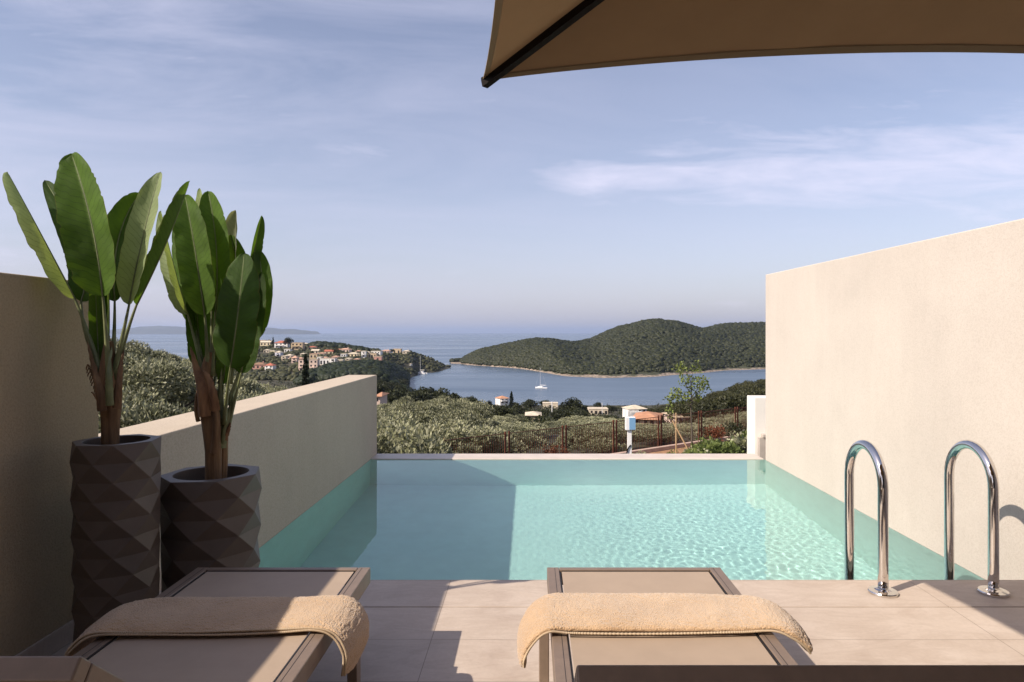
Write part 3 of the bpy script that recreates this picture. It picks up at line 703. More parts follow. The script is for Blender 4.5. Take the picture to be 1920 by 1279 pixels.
L((432, 690, -0.10), (446, 590, -0.13), (458, 474, -0.10), 0.225, face=-6, fold=14, kind='d', foot=(420, 795, 0.0), seed=18, curl=-10)
L((452, 700, 0.0), (468, 620, 0.01), (490, 510, 0.03), 0.135, face=18, fold=21, kind='d', foot=(424, 815, 0.03), seed=19)
L((378, 690, 0.06), (372, 620, 0.08), (366, 520, 0.10), 0.13, face=20, fold=29, kind='d', foot=(390, 730, 0), seed=20)
L((404, 700, 0.05), (402, 630, 0.06), (404, 540, 0.08), 0.10, face=-20, fold=29, kind='m', foot=(396, 740, 0), seed=21)
L((418, 720, 0.04), (424, 650, 0.05), (420, 580, 0.08), 0.10, face=10, fold=34, kind='m', foot=(416, 790, 0.03), seed=22)
L((440, 640, 0.10), (448, 540, 0.12), (432, 440, 0.12), 0.150, face=20, fold=26, kind='m', foot=(412, 720, 0.03), seed=23)
L((366, 612, 0.08), (350, 520, 0.10), (330, 415, 0.12), 0.130, face=-30, fold=24, kind='m', foot=(388, 712, 0.02), seed=24)
sheath(b2, Y2, [(384, 780, -0.04), (379, 730, -0.045), (368, 690, -0.02), (357, 650, 0.0)], 0.055, M['husk'])
sheath(b2, Y2, [(404, 770, -0.04), (398, 735, -0.05), (388, 705, -0.04), (380, 695, -0.03)], 0.042, M['husk'])
sheath(b2, Y2, [(402, 850, -0.035), (406, 800, -0.04), (404, 760, -0.045), (392, 735, -0.045)], 0.038, M['bark'])
sheath(b2, Y2, [(416, 840, 0.02), (414, 780, 0.02), (412, 740, 0.02), (416, 690, 0.02)], 0.040, M['stalk'])
sheath(b2, Y2, [(418, 830, 0.02), (422, 800, 0.01), (430, 770, 0.01), (437, 740, 0.02)], 0.034, M['stalk'])
sheath(b2, Y2, [(421, 825, 0.02), (425, 812, 0.015), (430, 800, 0.01), (432, 792, 0.01)], 0.026, M['husk'])
sheath(b2, Y2, [(372, 790, 0.0), (368, 770, -0.01), (368, 745, -0.01), (371, 728, -0.01)], 0.02, M['bark'])

# ------------------------------------------------------------------ sea, terrain, far coast
SEA = -45.0
def sea_mat():
    m = bpy.data.materials.new('sea_water'); m.use_nodes = True; t = m.node_tree; b = t.nodes['Principled BSDF']
    b.inputs['Base Color'].default_value = (0.045, 0.085, 0.13, 1); b.inputs['Roughness'].default_value = 0.22; b.inputs['IOR'].default_value = 1.33
    c = t.nodes.new('ShaderNodeTexCoord').outputs['Object']
    mp = t.nodes.new('ShaderNodeMapping'); mp.inputs['Scale'].default_value = (0.25, 1.0, 1); t.links.new(c, mp.inputs[0])
    n1 = noise_n(t, mp.outputs[0], 0.55, 3, 0.6); n2 = noise_n(t, mp.outputs[0], 0.012, 5, 0.6, 0.6)
    mp2 = t.nodes.new('ShaderNodeMapping'); mp2.inputs['Scale'].default_value = (0.0004, 0.0022, 1); t.links.new(c, mp2.inputs[0])
    n3 = noise_n(t, mp2.outputs[0], 1.6, 5, 0.62, 0.8)
    bp = t.nodes.new('ShaderNodeBump'); bp.inputs['Distance'].default_value = 0.35; bp.inputs['Strength'].default_value = 0.55
    t.links.new(n1, bp.inputs['Height']); t.links.new(bp.outputs[0], b.inputs['Normal'])
    r = ramp_n(t, mix_n(t, 0.5, n2, n3), [(0.38, (0.10,) * 3), (0.62, (0.42,) * 3)]); t.links.new(r, b.inputs['Roughness'])
    col = ramp_n(t, n3, [(0.40, (0.050, 0.085, 0.135)), (0.60, (0.095, 0.135, 0.19))]); t.links.new(col, b.inputs['Base Color'])
    return m
tag(mesh_np('sea', [(-60000, -2000, SEA), (60000, -2000, SEA), (60000, 60000, SEA), (-60000, 60000, SEA)], [(0, 1, 2, 3)], sea_mat()), kind='structure')

YS = [2, 8.5, 15, 25, 40, 60, 90, 130, 200, 300, 400, 500, 600, 700, 760, 820, 900, 1000, 1300]
COLS = {
 -3000: [-3.0,-3.0,-3,-3,-3,-3,-3,-5,-12,-20,-26,-32,-36,-38,-40,-42,-46,-55,-60],
 -300: [-3.0,-2.6,-2.2,-1.6,-0.8,0.3,0,-3,-9,-16,-24,-31,-34,-36,-38,-40,-46,-52,-60],
 230: [-3.4,-3.2,-3,-3,-2.8,-2.5,-3.5,-8,-18,-26,-31,-34,-34,-34,-36,-40,-46,-55,-60],
 400: [-3.4,-3.2,-3.3,-3.6,-4.0,-4.7,-7,-12,-20,-28,-31,-32,-28,-27,-28,-34,-46,-55,-60],
 470: [-3.4,-3.4,-3.7,-4.3,-5.0,-6.2,-8.8,-14,-22,-29,-30,-27,-18.5,-11.2,-11,-22,-46,-55,-60],
 560: [-3.6,-3.6,-4.0,-4.9,-6.0,-7.6,-10.5,-15.5,-24,-30,-30,-27,-19.6,-14,-13.0,-24,-46,-55,-60],
 640: [-3.6,-3.8,-4.2,-4.8,-5.8,-7.6,-11,-16,-24,-30,-27,-26,-20.5,-16.8,-17.5,-27,-46,-55,-60],
 707: [-3.6,-4.0,-4.3,-4.8,-5.6,-7.4,-10.6,-15,-20,-24,-27,-29,-24.5,-19.6,-19.5,-26,-42,-55,-60],
 770: [-3.6,-4.1,-4.3,-4.6,-5.6,-7.4,-10.8,-15.2,-21,-27,-38,-47,-46.5,-45.3,-31,-23.8,-27,-52,-60],
 787: [-3.6,-4.1,-4.3,-4.6,-5.6,-7.4,-10.8,-15.2,-21.2,-27.8,-39,-48,-49,-49,-47.5,-31,-28.5,-50,-60],
 800: [-3.6,-4.1,-4.3,-4.6,-5.6,-7.4,-10.8,-15.2,-21.5,-28.5,-40,-48,-50,-50,-49,-36,-30.5,-49,-60],
 838: [-3.6,-4.1,-4.3,-4.6,-5.6,-7.4,-10.8,-15.2,-22,-30.5,-42,-48,-50,-50,-50,-47,-43,-50,-60],
 865: [-3.6,-4.1,-4.3,-4.6,-5.6,-7.4,-10.8,-15.2,-22.4,-31.5,-42.6,-48,-50,-50,-50,-50,-49,-52,-60],
 950: [-3.6,-4.1,-4.3,-4.5,-5.4,-7.4,-11.2,-16,-24,-34,-43.2,-48,-50,-50,-50,-50,-50,-52,-60],
 1100: [-3.6,-4.1,-4.3,-4.4,-5.2,-7.4,-11.5,-16.5,-25.5,-35.5,-43.4,-48,-50,-50,-50,-50,-50,-52,-60],
 1221: [-3.6,-4.1,-4.3,-4.4,-5.0,-7.6,-11.8,-17,-26.5,-36,-43.4,-48,-50,-50,-50,-50,-50,-52,-60],
 1296: [-3.6,-4.1,-4.3,-4.4,-4.8,-7.4,-11.4,-16,-22.5,-30.5,-41.4,-48,-50,-50,-50,-50,-50,-52,-60],
 1359: [-3.6,-4.1,-4.3,-4.4,-4.7,-7.2,-10.8,-15,-20.0,-25.8,-38.4,-48,-50,-50,-50,-50,-50,-52,-60],
 1432: [-3.6,-4.1,-4.3,-4.4,-4.7,-7.0,-10.0,-13.4,-17.4,-21.4,-35.4,-48,-50,-50,-50,-50,-50,-52,-60],
 1800: [-3.6,-4.1,-4.2,-4.2,-4.4,-6.0,-8,-10,-12,-15,-30,-48,-50,-50,-50,-50,-50,-52,-60],
 5000: [-3.6,-4.0,-4,-4,-4,-4,-5,-6,-8,-11,-24,-46,-50,-50,-50,-50,-50,-52,-60]}
CX_ = np.array(sorted(COLS)); CZ_ = np.array([COLS[k] for k in CX_], float); LY = np.log(np.array(YS, float))
def ground_z(px, Y):
    px = np.clip(np.asarray(px, float), CX_[0], CX_[-1]); ly = np.log(np.clip(np.asarray(Y, float), YS[0], YS[-1]))
    i = np.clip(np.searchsorted(CX_, px) - 1, 0, len(CX_) - 2); j = np.clip(np.searchsorted(LY, ly) - 1, 0, len(LY) - 2)
    a = (px - CX_[i]) / (CX_[i + 1] - CX_[i]); b = (ly - LY[j]) / (LY[j + 1] - LY[j]); a = a * a * (3 - 2 * a) * 0.5 + a * 0.5
    return (CZ_[i, j] * (1 - a) * (1 - b) + CZ_[i + 1, j] * a * (1 - b) + CZ_[i, j + 1] * (1 - a) * b + CZ_[i + 1, j + 1] * a * b)
def gz(px, Y): return float(ground_z(px, Y))
def gzx(X, Y): return float(ground_z(VX + X / Y * F, Y))
def on_ground(px, py, y0=12, y1=890):
    """first place along the sight line where the ground lies"""
    Ya = np.exp(np.linspace(math.log(y0), math.log(y1), 3000)); d = (CZ + (HY - py) / F * Ya) - ground_z(px, Ya)
    k = np.argmax(d < 0)
    if d[k] >= 0: k = int(np.argmin(d))
    return Vector(((px - VX) / F * Ya[k], Ya[k], gz(px, Ya[k])))
pxs = np.concatenate([np.linspace(-3000, 150, 30), np.linspace(160, 1480, 150), np.linspace(1500, 5000, 30)])
ysg = np.exp(np.linspace(math.log(2), math.log(1300), 170))
PX, YG = np.meshgrid(pxs, ysg, indexing='ij'); ZG = ground_z(PX, YG); XG = (PX - VX) / F * YG
gm_ = mat('hillside_soil', (0.060, 0.050, 0.024), 0.95, noise_s=0.12, col2=(0.022, 0.024, 0.011), detail=9, bump_s=0.8, bump_d=0.3)
g = grid('hillside', np.stack([XG, YG, ZG], 2).reshape(-1, 3), len(pxs), len(ysg), gm_, uv=False); tag(g, kind='structure')
if g.data.polygons[500].normal.z < 0: g.data.flip_normals()

# the wooded headland across the bay
HC = [(845, 1010, 672, 668.5, 1030, 0), (866, 993, 672, 668, 1060, 0), (880, 965, 664, 664, 1060, 0), (900, 940, 655, 655, 1060, 0), (930, 912, 648, 648, 1060, 0), (960, 884, 641, 641, 1060, 0), (985, 850, 636, 636, 1055, 0),
      (1010, 800, 634, 634, 1050, 0), (1040, 745, 635, 635, 1050, 0), (1060, 716, 637.5, 641, 1080, 0), (1085, 700, 638, 642, 1150, 0), (1110, 692, 633, 650, 1250, 0), (1135, 688, 622, 655, 1300, 0), (1160, 690, 612, 660, 1320, 0),
      (1200, 700, 602, 660, 1330, 0), (1235, 712, 598.5, 660, 1330, 0), (1270, 738, 602, 660, 1330, 0), (1315, 770, 614, 660, 1330, 0), (1340, 800, 610, 658, 1400, 0), (1360, 822, 607, 658, 1450, 0), (1433, 850, 606, 655, 1450, 0),
      (1600, 900, 612, 655, 1400, 0), (1900, 950, 640, 655, 1300, 0)]
hx = np.array([h[0] for h in HC], float)
def headland(px, t):
    """t 0 at the near shore, 1 at the crest, 2 at the far shore"""
    Y0, ytop, Yc = [np.interp(px, hx, [h[k] for h in HC]) for k in (1, 2, 4)]
    zt = CZ + (HY - ytop) / F * Yc
    up = np.clip(t, 0, 1); Y = Y0 + (Yc - Y0) * up
    prof = np.where(up < 0.04, up / 0.04 * 0.06, 0.06 + 0.94 * np.sin(np.clip((up - 0.04) / 0.96, 0, 1) * math.pi / 2) ** 0.92)
    z = SEA - 0.5 + (zt - 4.0 - SEA) * prof
    dn = np.clip(t - 1, 0, 1); Y = Y + 500 * dn; z = z - (zt + 55) * np.sin(dn * math.pi / 2) ** 1.6
    return (px - VX) / F * Y, Y, z
hp = np.linspace(845, 1900, 260); ht = np.concatenate([np.linspace(0, 0.06, 6), np.linspace(0.08, 1, 60), np.linspace(1.05, 2, 14)])
HPX, HT = np.meshgrid(hp, ht, indexing='ij'); hX, hY, hZ = headland(HPX, HT)
def fbm(x, y, s, seed=0):
    out = np.zeros_like(x); rg = np.random.default_rng(seed)
    for o in range(5):
        for k in range(4):
            a = rg.uniform(0, 6.28); f = (2 ** o) / s * rg.uniform(0.7, 1.3)
            out += 0.5 ** o * np.sin(f * (x * math.cos(a) + y * math.sin(a)) * 6.28 + rg.uniform(0, 6.28)) / 2
    return out
inner = np.clip(HT * 6 - 0.3, 0, 1) * np.clip((HPX - 845) / 60, 0, 1)
hZ = hZ + fbm(hX, hY, 260, 3) * 3.2 * inner * np.clip((1.15 - HT) * 4, 0.25, 1); hY = hY + fbm(hX, hX * 0.3, 60, 4) * 1.6
hm = bpy.data.materials.new('headland_ground'); hm.use_nodes = True; t = hm.node_tree; b = t.nodes['Principled BSDF']; b.inputs['Roughness'].default_value = 0.95
c = t.nodes.new('ShaderNodeTexCoord').outputs['Object']; s = t.nodes.new('ShaderNodeSeparateXYZ'); t.links.new(c, s.inputs[0])
zz = math_n(t, 'ADD', s.outputs[2], math_n(t, 'MULTIPLY', noise_n(t, c, 0.05, 6, 0.7), 7.0))
k = math_n(t, 'MULTIPLY', math_n(t, 'SUBTRACT', zz, SEA + 4.6), 1.2, clamp=True)
rock = ramp_n(t, noise_n(t, c, 0.35, 6), [(0.35, (0.09, 0.07, 0.05)), (0.65, (0.38, 0.30, 0.23))])
wood = ramp_n(t, noise_n(t, c, 0.05, 8), [(0.35, (0.022, 0.026, 0.012)), (0.65, (0.05, 0.052, 0.022))])
t.links.new(mix_n(t, k, rock, wood), b.inputs['Base Color'])
h = grid('headland', np.stack([hX, hY, hZ], 2).reshape(-1, 3), len(hp), len(ht), hm, uv=False); tag(h, kind='structure')
if h.data.polygons[3000].normal.z < 0: h.data.flip_normals()

# far mountains over the open sea
def far_range(name, pts, Y, depth):
    V = []; xs = np.linspace(pts[0][0], pts[-1][0], 220); tops = np.interp(xs, [p[0] for p in pts], [p[1] for p in pts])
    tops = tops + fbm(xs, xs * 0, 30, 8) * 0.35
    for x, ty in zip(xs, tops):
        for k in range(9):
            u = k / 8; zt = CZ + (HY - ty) / F * (Y + depth / 2); V.append(((x - VX) / F * (Y + depth * u), Y + depth * u, SEA - 3 + (max(zt - SEA, 0.0) + 3) * math.sin(math.pi * u) ** 0.8))
    o = grid(name, V, 220, 9, mat('far_slopes', (0.07, 0.075, 0.055), 0.95, noise_s=0.002, noise_a=0.3), uv=False); tag(o, kind='structure')
    if o.data.polygons[900].normal.z < 0: o.data.flip_normals()
far_range('far_island', [(120, 627), (175, 620), (225, 617), (260, 613), (300, 610.5), (330, 612.5), (360, 614), (400, 612), (430, 611), (470, 613), (500, 613.5), (530, 617), (550, 617), (570, 619.5), (595, 621.5), (603, 627)], 15000, 2600)

# ------------------------------------------------------------------ foliage
def foliage_mat(name, a, b_, under=None, scale=1.5, trans=0.25, powr=1.0):
    m = bpy.data.materials.new(name); m.use_nodes = True; t = m.node_tree; b = t.nodes['Principled BSDF']; o = t.nodes['Material Output']
    b.inputs['Roughness'].default_value = 0.55; b.inputs['Specular IOR Level'].default_value = 0.3
    at = t.nodes.new('ShaderNodeAttribute'); at.attribute_name = 'tone'; oi = t.nodes.new('ShaderNodeObjectInfo')
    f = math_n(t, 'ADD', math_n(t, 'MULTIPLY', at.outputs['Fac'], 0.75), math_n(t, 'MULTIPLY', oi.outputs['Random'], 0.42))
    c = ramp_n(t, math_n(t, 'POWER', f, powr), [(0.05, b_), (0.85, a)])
    if under:
        g = t.nodes.new('ShaderNodeNewGeometry'); c = mix_n(t, math_n(t, 'MULTIPLY', math_n(t, 'MULTIPLY', g.outputs['Backfacing'], f), 0.8), c, under)
    t.links.new(c, b.inputs['Base Color'])
    tr = t.nodes.new('ShaderNodeBsdfTranslucent'); t.links.new(c, tr.inputs[0]); mx = t.nodes.new('ShaderNodeMixShader'); mx.inputs[0].default_value = trans
    t.links.new(b.outputs[0], mx.inputs[1]); t.links.new(tr.outputs[0], mx.inputs[2]); t.links.new(mx.outputs[0], o.inputs[0]); return m
FM = {'olive': foliage_mat('olive_leaves', (0.325, 0.325, 0.175), (0.030, 0.037, 0.012), (0.36, 0.35, 0.24), trans=0.10, powr=1.7),
      'dark': foliage_mat('dark_leaves', (0.048, 0.054, 0.020), (0.010, 0.014, 0.006), trans=0.12),
      'maquis': foliage_mat('maquis_leaves', (0.070, 0.070, 0.026), (0.016, 0.020, 0.008), trans=0.12),
      'wood': foliage_mat('headland_leaves', (0.031, 0.035, 0.010), (0.010, 0.012, 0.004), trans=0.05),
      'cypress': foliage_mat('cypress_leaves', (0.028, 0.038, 0.016), (0.008, 0.012, 0.006)),
      'bright': foliage_mat('young_leaves', (0.20, 0.24, 0.06), (0.09, 0.12, 0.03)),
      'garden': foliage_mat('garden_leaves', (0.20, 0.24, 0.07), (0.05, 0.08, 0.02))}
M['treebark'] = mat('tree_bark', (0.10, 0.08, 0.06), 0.9, noise_s=4, noise_a=0.3)
def leaf_cloud(centers, radii, n_per, size, aspect, rg, up=0.3, shell=0.55, squash=0.85):
    """leaf-shaped quads gathered in clumps; returns (V, tone)"""
    C_ = np.repeat(centers, n_per, 0); Rr = np.repeat(radii, n_per)[:, None]; n = len(C_)
    d = rg.normal(size=(n, 3)); d /= np.linalg.norm(d, axis=1)[:, None]
    rad = Rr * (shell + (1 - shell) * rg.random((n, 1)) ** 0.7) ; p = C_ + d * rad * np.array([1, 1, squash]) * 1.0
    ax = d * 0.8 + rg.normal(size=(n, 3)) * 0.7 + np.array([0, 0, up]); ax /= np.linalg.norm(ax, axis=1)[:, None]
    sd = np.cross(ax, rg.normal(size=(n, 3))); sd /= np.linalg.norm(sd, axis=1)[:, None] + 1e-9
    s = size * (0.6 + 0.8 * rg.random((n, 1))); wv = s * aspect
    V = np.empty((n, 4, 3)); V[:, 0] = p; V[:, 1] = p + ax * s * 0.5 + sd * wv; V[:, 2] = p + ax * s; V[:, 3] = p + ax * s * 0.5 - sd * wv
    tone = np.clip(0.5 + 0.35 * d[:, 2] * 0 + rg.normal(size=n) * 0.2, 0, 1)
    ct = np.repeat(rg.random(len(centers)), n_per); tone = np.clip(tone * 0.25 + ct * 0.75, 0, 1)
    tone = np.clip(tone * 0.75 + 0.35 * np.clip((C_[:, 2] - centers[:, 2].mean()) / (np.ptp(centers[:, 2]) + 1e-6), -0.5, 0.6) if len(centers) < 80 else tone, 0, 1)  # tops lighter, low clumps darker: crown highlights and shade put into the tone
    return V.reshape(-1, 3), np.repeat(tone, 4)
def crown_centers(n, r, h, z0, rg, lump=0.5):
    d = rg.normal(size=(n, 3)); d /= np.linalg.norm(d, axis=1)[:, None]; d[:, 2] = np.abs(d[:, 2]) * 1.0 - 0.25
    k = 0.45 + 0.55 * rg.random((n, 1)) ** 0.6
    c = d * k * np.array([r, r, h]); c[:, :2] *= 1 + lump * 0.4 * rg.normal(size=(n, 1)); c[:, 2] += z0
    return c
def tree_proto(name, kind, r, h, z0, ncl, clr, nper, size, aspect, seed, trunk_r=0.12, label='', cat='tree', squash=0.85):
    rg = np.random.default_rng(seed); cs = crown_centers(ncl, r, h, z0, rg); rs = clr * (0.6 + 0.7 * rg.random(ncl))
    root = empty(name, (0, -50, -20), label, cat)
    V, tn = leaf_cloud(cs, rs, nper, size, aspect, rg, squash=squash, shell=0.72)
    if kind == 'olive':      # upright silvery shoots over the crown
        nS = int(ncl * 60); ci = rg.integers(0, ncl, nS); d = rg.normal(size=(nS, 3)); d[:, 2] = np.abs(d[:, 2]) + 0.3; d /= np.linalg.norm(d, axis=1)[:, None]
        p = cs[ci] + d * rs[ci][:, None] * 0.95; ax = d * 0.6 + rg.normal(size=(nS, 3)) * 0.3 + np.array([0, 0, 0.9]); ax /= np.linalg.norm(ax, axis=1)[:, None]
        sd = np.cross(ax, rg.normal(size=(nS, 3))); sd /= np.linalg.norm(sd, axis=1)[:, None]; s_ = size * 1.25 * (0.6 + 0.8 * rg.random((nS, 1)))
        S = np.empty((nS, 4, 3)); S[:, 0] = p; S[:, 1] = p + ax * s_ * 0.5 + sd * s_ * 0.13; S[:, 2] = p + ax * s_; S[:, 3] = p + ax * s_ * 0.5 - sd * s_ * 0.13
        V = np.concatenate([V, S.reshape(-1, 3)]); tn = np.concatenate([tn, np.repeat(0.55 + 0.45 * rg.random(nS), 4)])
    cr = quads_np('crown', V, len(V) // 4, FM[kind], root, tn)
    bm = bmesh.new(); tube(bm, [(0, 0, -0.6), (0.05, 0, z0 * 0.3), (-0.06, 0.05, z0 * 0.7), (0, 0, z0 + h * 0.2)], [trunk_r * 1.5, trunk_r * 1.1, trunk_r, trunk_r * 0.5], 8)
    for k in range(min(7, ncl)):
        c = Vector(cs[k]); tube(bm, [(0, 0, z0 * 0.45), c * 0.5 + Vector((0, 0, z0 * 0.25)), c], [trunk_r * 0.6, trunk_r * 0.4, trunk_r * 0.12], 6, cap=False)
    bmo('trunk', bm, M['treebark'], root, smooth=True)
    return root
USED = set()
KEEP = [(928, 953, 757, 400), (1015, 1049, 766, 392), (985, 1015, 787, 168), (1170, 1214, 779, 250), (1198, 1246, 789, 88), (1260, 1294, 790, 120), (706, 713, 752, 130), (1108, 1140, 776, 300)]
def place(proto, loc, sc, label, group, rz=None, cat=None):
    if proto.name not in USED: USED.add(proto.name); r = proto
    else:
        r = proto.copy(); COL.objects.link(r)
        for ch in proto.children:
            c = ch.copy(); COL.objects.link(c); c.parent = r
    r.location = loc; r.scale = sc if isinstance(sc, tuple) else (sc, sc, sc); r.rotation_euler = (0, 0, random.uniform(0, 6.28) if rz is None else rz)
    r['label'] = label; r['group'] = group
    if cat: r['category'] = cat
    return r
# unit crowns, about 4 m wide and 3.4 m tall
OL = [tree_proto('olive_tree', 'olive', 1.9, 1.75, 1.7, 22, 0.60, 420, 0.16, 0.28, 20 + i, 0.13, 'x') for i in range(4)]
OLN = [tree_proto('olive_tree', 'olive', 1.95, 1.8, 1.7, 30, 0.54, 620, 0.115, 0.27, 40 + i, 0.13, 'x') for i in range(3)]
DK = [tree_proto('evergreen_tree', 'dark', 2.3, 2.6, 2.4, 26, 0.80, 130, 0.34, 0.32, 60 + i, 0.16, 'x') for i in range(4)]
MQ = [tree_proto('bushy_tree', 'maquis', 2.3, 1.9, 1.5, 26, 0.80, 130, 0.30, 0.32, 70 + i, 0.16, 'x') for i in range(4)]
SIL_N = ([-400, 150, 215, 262, 300, 345, 400, 470, 520, 560, 620, 700, 740, 800, 850, 880, 905, 950, 1000, 1060, 1100, 1160, 1200, 1300, 1433, 1900],
         [600, 605, 612, 628, 642, 650, 666, 696, 708, 720, 736, 738, 731, 738, 729, 728, 756, 768, 782, 778, 770, 768, 790, 800, 790, 760])
SIL_M = ([400, 470, 560, 590, 640, 700, 707, 740, 770, 800, 850, 900, 930, 980, 1000, 1060, 1100, 1200, 1221, 1265, 1296, 1328, 1359, 1406, 1432, 1900],
         [700, 700, 705, 690, 682, 680, 702, 704, 710, 716, 727, 738, 744, 756, 754, 750, 752, 757, 757, 749, 736, 728, 716, 703, 700, 640])
def fence_y(px):       # fence line: depth at a given sight direction
    q = (px - VX) / F; s = (25.3 * q + 3.2) / (0.797 - 0.604 * q); return 25.3 + 0.604 * s, s
def plant_rows(protos, px0, px1, Ya, Yb, n, sil, hmin, hmax, unit_h, group, labeler, mind, seed, near=None, jit=16, cat='tree'):
    rg = np.random.default_rng(seed); pts = []; k = 0
    for _ in range(n * 30):
        if k >= n: break
        Y = math.sqrt(rg.uniform(Ya ** 2, Yb ** 2)) if Yb < 140 else rg.uniform(Ya, Yb); px = rg.uniform(px0, px1)
        X = (px - VX) / F * Y
        if near and not near(px, Y, X): continue
        if any((X - a) ** 2 + (Y - b) ** 2 < (mind * (1 + Y / 900)) ** 2 for a, b in pts): continue
        z = gz(px, Y)
        if z < SEA + 1.5: continue
        top = CZ + (HY - np.interp(px, *sil) - rg.uniform(-1, jit)) / F * Y
        h = min(rg.uniform(hmin, hmax), top - z)
        top_ok = True
        for (k0, k1, yb_, Yh_) in KEEP:
            mp_ = 1.8 * F / Y
            if Y < Yh_ and k0 - mp_ < px < k1 + mp_: h = min(h, CZ + (HY - yb_) / F * Y - z)
        if h < hmin * 0.55: continue
        pts.append((X, Y)); sc = h / unit_h; wv = max(sc, 0.62 * hmax / unit_h) * rg.uniform(0.85, 1.15)
        place(protos[rg.integers(len(protos))], (X, Y, z - 0.1), (wv, wv, sc), labeler(px, Y), group, cat=cat); k += 1
    return pts
def in_grove(px, Y, X):
    if px > 820:
        fy, s = fence_y(px)
        if Y < fy + 2.4: return False
    elif px > 765: return Y > 28
    elif Y < 20 and px > 600: return Y > 14
    return True
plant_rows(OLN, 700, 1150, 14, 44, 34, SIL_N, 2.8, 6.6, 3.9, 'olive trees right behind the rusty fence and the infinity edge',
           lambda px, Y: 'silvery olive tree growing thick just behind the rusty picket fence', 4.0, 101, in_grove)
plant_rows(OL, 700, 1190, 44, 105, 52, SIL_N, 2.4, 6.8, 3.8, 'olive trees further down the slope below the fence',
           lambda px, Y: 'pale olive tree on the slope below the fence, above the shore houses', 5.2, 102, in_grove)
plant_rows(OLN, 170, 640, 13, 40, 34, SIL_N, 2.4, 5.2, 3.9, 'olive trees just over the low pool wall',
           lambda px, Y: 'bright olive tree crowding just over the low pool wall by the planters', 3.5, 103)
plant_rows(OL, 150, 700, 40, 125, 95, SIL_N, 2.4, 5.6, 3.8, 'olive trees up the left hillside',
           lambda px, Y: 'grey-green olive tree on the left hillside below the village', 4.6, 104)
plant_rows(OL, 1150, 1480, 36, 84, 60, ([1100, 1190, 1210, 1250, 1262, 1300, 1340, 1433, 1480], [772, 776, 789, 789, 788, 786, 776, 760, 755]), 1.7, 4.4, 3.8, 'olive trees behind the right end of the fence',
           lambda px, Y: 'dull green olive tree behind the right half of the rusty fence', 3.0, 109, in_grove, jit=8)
plant_rows(DK, 700, 1190, 110, 400, 95, SIL_M, 5, 8.5, 5.6, 'dark trees between the olive grove and the bay',
           lambda px, Y: 'dark green tree on the slope between the olive grove and the bay', 5.5, 105)
plant_rows(MQ, 1195, 1475, 84, 330, 130, SIL_M, 3.2, 5.4, 4.2, 'bushy trees on the right-hand slope above the bay',
           lambda px, Y: 'bushy olive-green tree on the slope at right above the bay', 4.6, 106, lambda px, Y, X: Y > 84)
plant_rows(DK, 575, 770, 420, 640, 80, SIL_M, 6, 10, 5.6, 'dark trees on the low headland in front of the village',
           lambda px, Y: 'dark tree on the low headland in front of the village', 6.5, 107)

# woods that read as one mass: headland and village hill
def blobs(name, pos, rad, kind, label, cat, zs=0.8):
    """low lumpy crowns, one mesh"""
    bm = bmesh.new(); bmesh.ops.create_icosphere(bm, subdivisions=2, radius=1); base = np.array([v.co[:] for v in bm.verts]); fc = np.array([[v.index for v in f.verts] for f in bm.faces]); bm.free()
    rg = np.random.default_rng(len(pos)); n = len(pos); nv = len(base)
    V = base[None] * (1 + 0.30 * rg.normal(size=(n, nv, 1)).clip(-1.3, 1.5)) * rad[:, None, None] * np.array([1, 1, zs]) + pos[:, None]
    Fa = (fc[None] + (np.arange(n) * nv)[:, None, None]).reshape(-1, 3)
    me = bpy.data.meshes.new(name); me.vertices.add(n * nv); me.vertices.foreach_set('co', V.reshape(-1).astype(np.float32))
    me.loops.add(len(Fa) * 3); me.loops.foreach_set('vertex_index', Fa.reshape(-1).astype(np.int32)); me.polygons.add(len(Fa))
    me.polygons.foreach_set('loop_start', np.arange(0, 3 * len(Fa), 3, dtype=np.int32)); me.polygons.foreach_set('loop_total', np.full(len(Fa), 3, np.int32))
    a = me.attributes.new('tone', 'FLOAT', 'POINT'); a.data.foreach_set('value', (np.repeat(rg.random(n), nv) * 0.7 + 0.3 * rg.random(n * nv)).astype(np.float32))
    me.materials.append(FM[kind]); me.update(calc_edges=True); o = bpy.data.objects.new(name, me); link(o); return tag(o, label, cat, kind='stuff')
rg = np.random.default_rng(77)
def headland_z(px, t): 
    X, Y, z = headland(px, t); return X, Y, z + fbm(X, Y, 260, 3) * 3.2 * np.clip(t * 6 - 0.3, 0, 1) * np.clip((px - 845) / 60, 0, 1) * np.clip((1.15 - t) * 4, 0.25, 1)
n = 24000; px = rg.uniform(848, 1560, n); tt = rg.uniform(0.035, 1.06, n)
X, Y, z = headland_z(px, tt); ok = z > SEA + 1.9; r = rg.uniform(1.7, 4.2, n) * (0.55 + 0.45 * np.clip(tt * 12, 0, 1))
blobs('headland_wood', np.stack([X, Y, z + r * 0.25], 1)[ok], r[ok], 'wood', 'dense dark green wood covering the headland across the bay', 'woodland', 0.72)

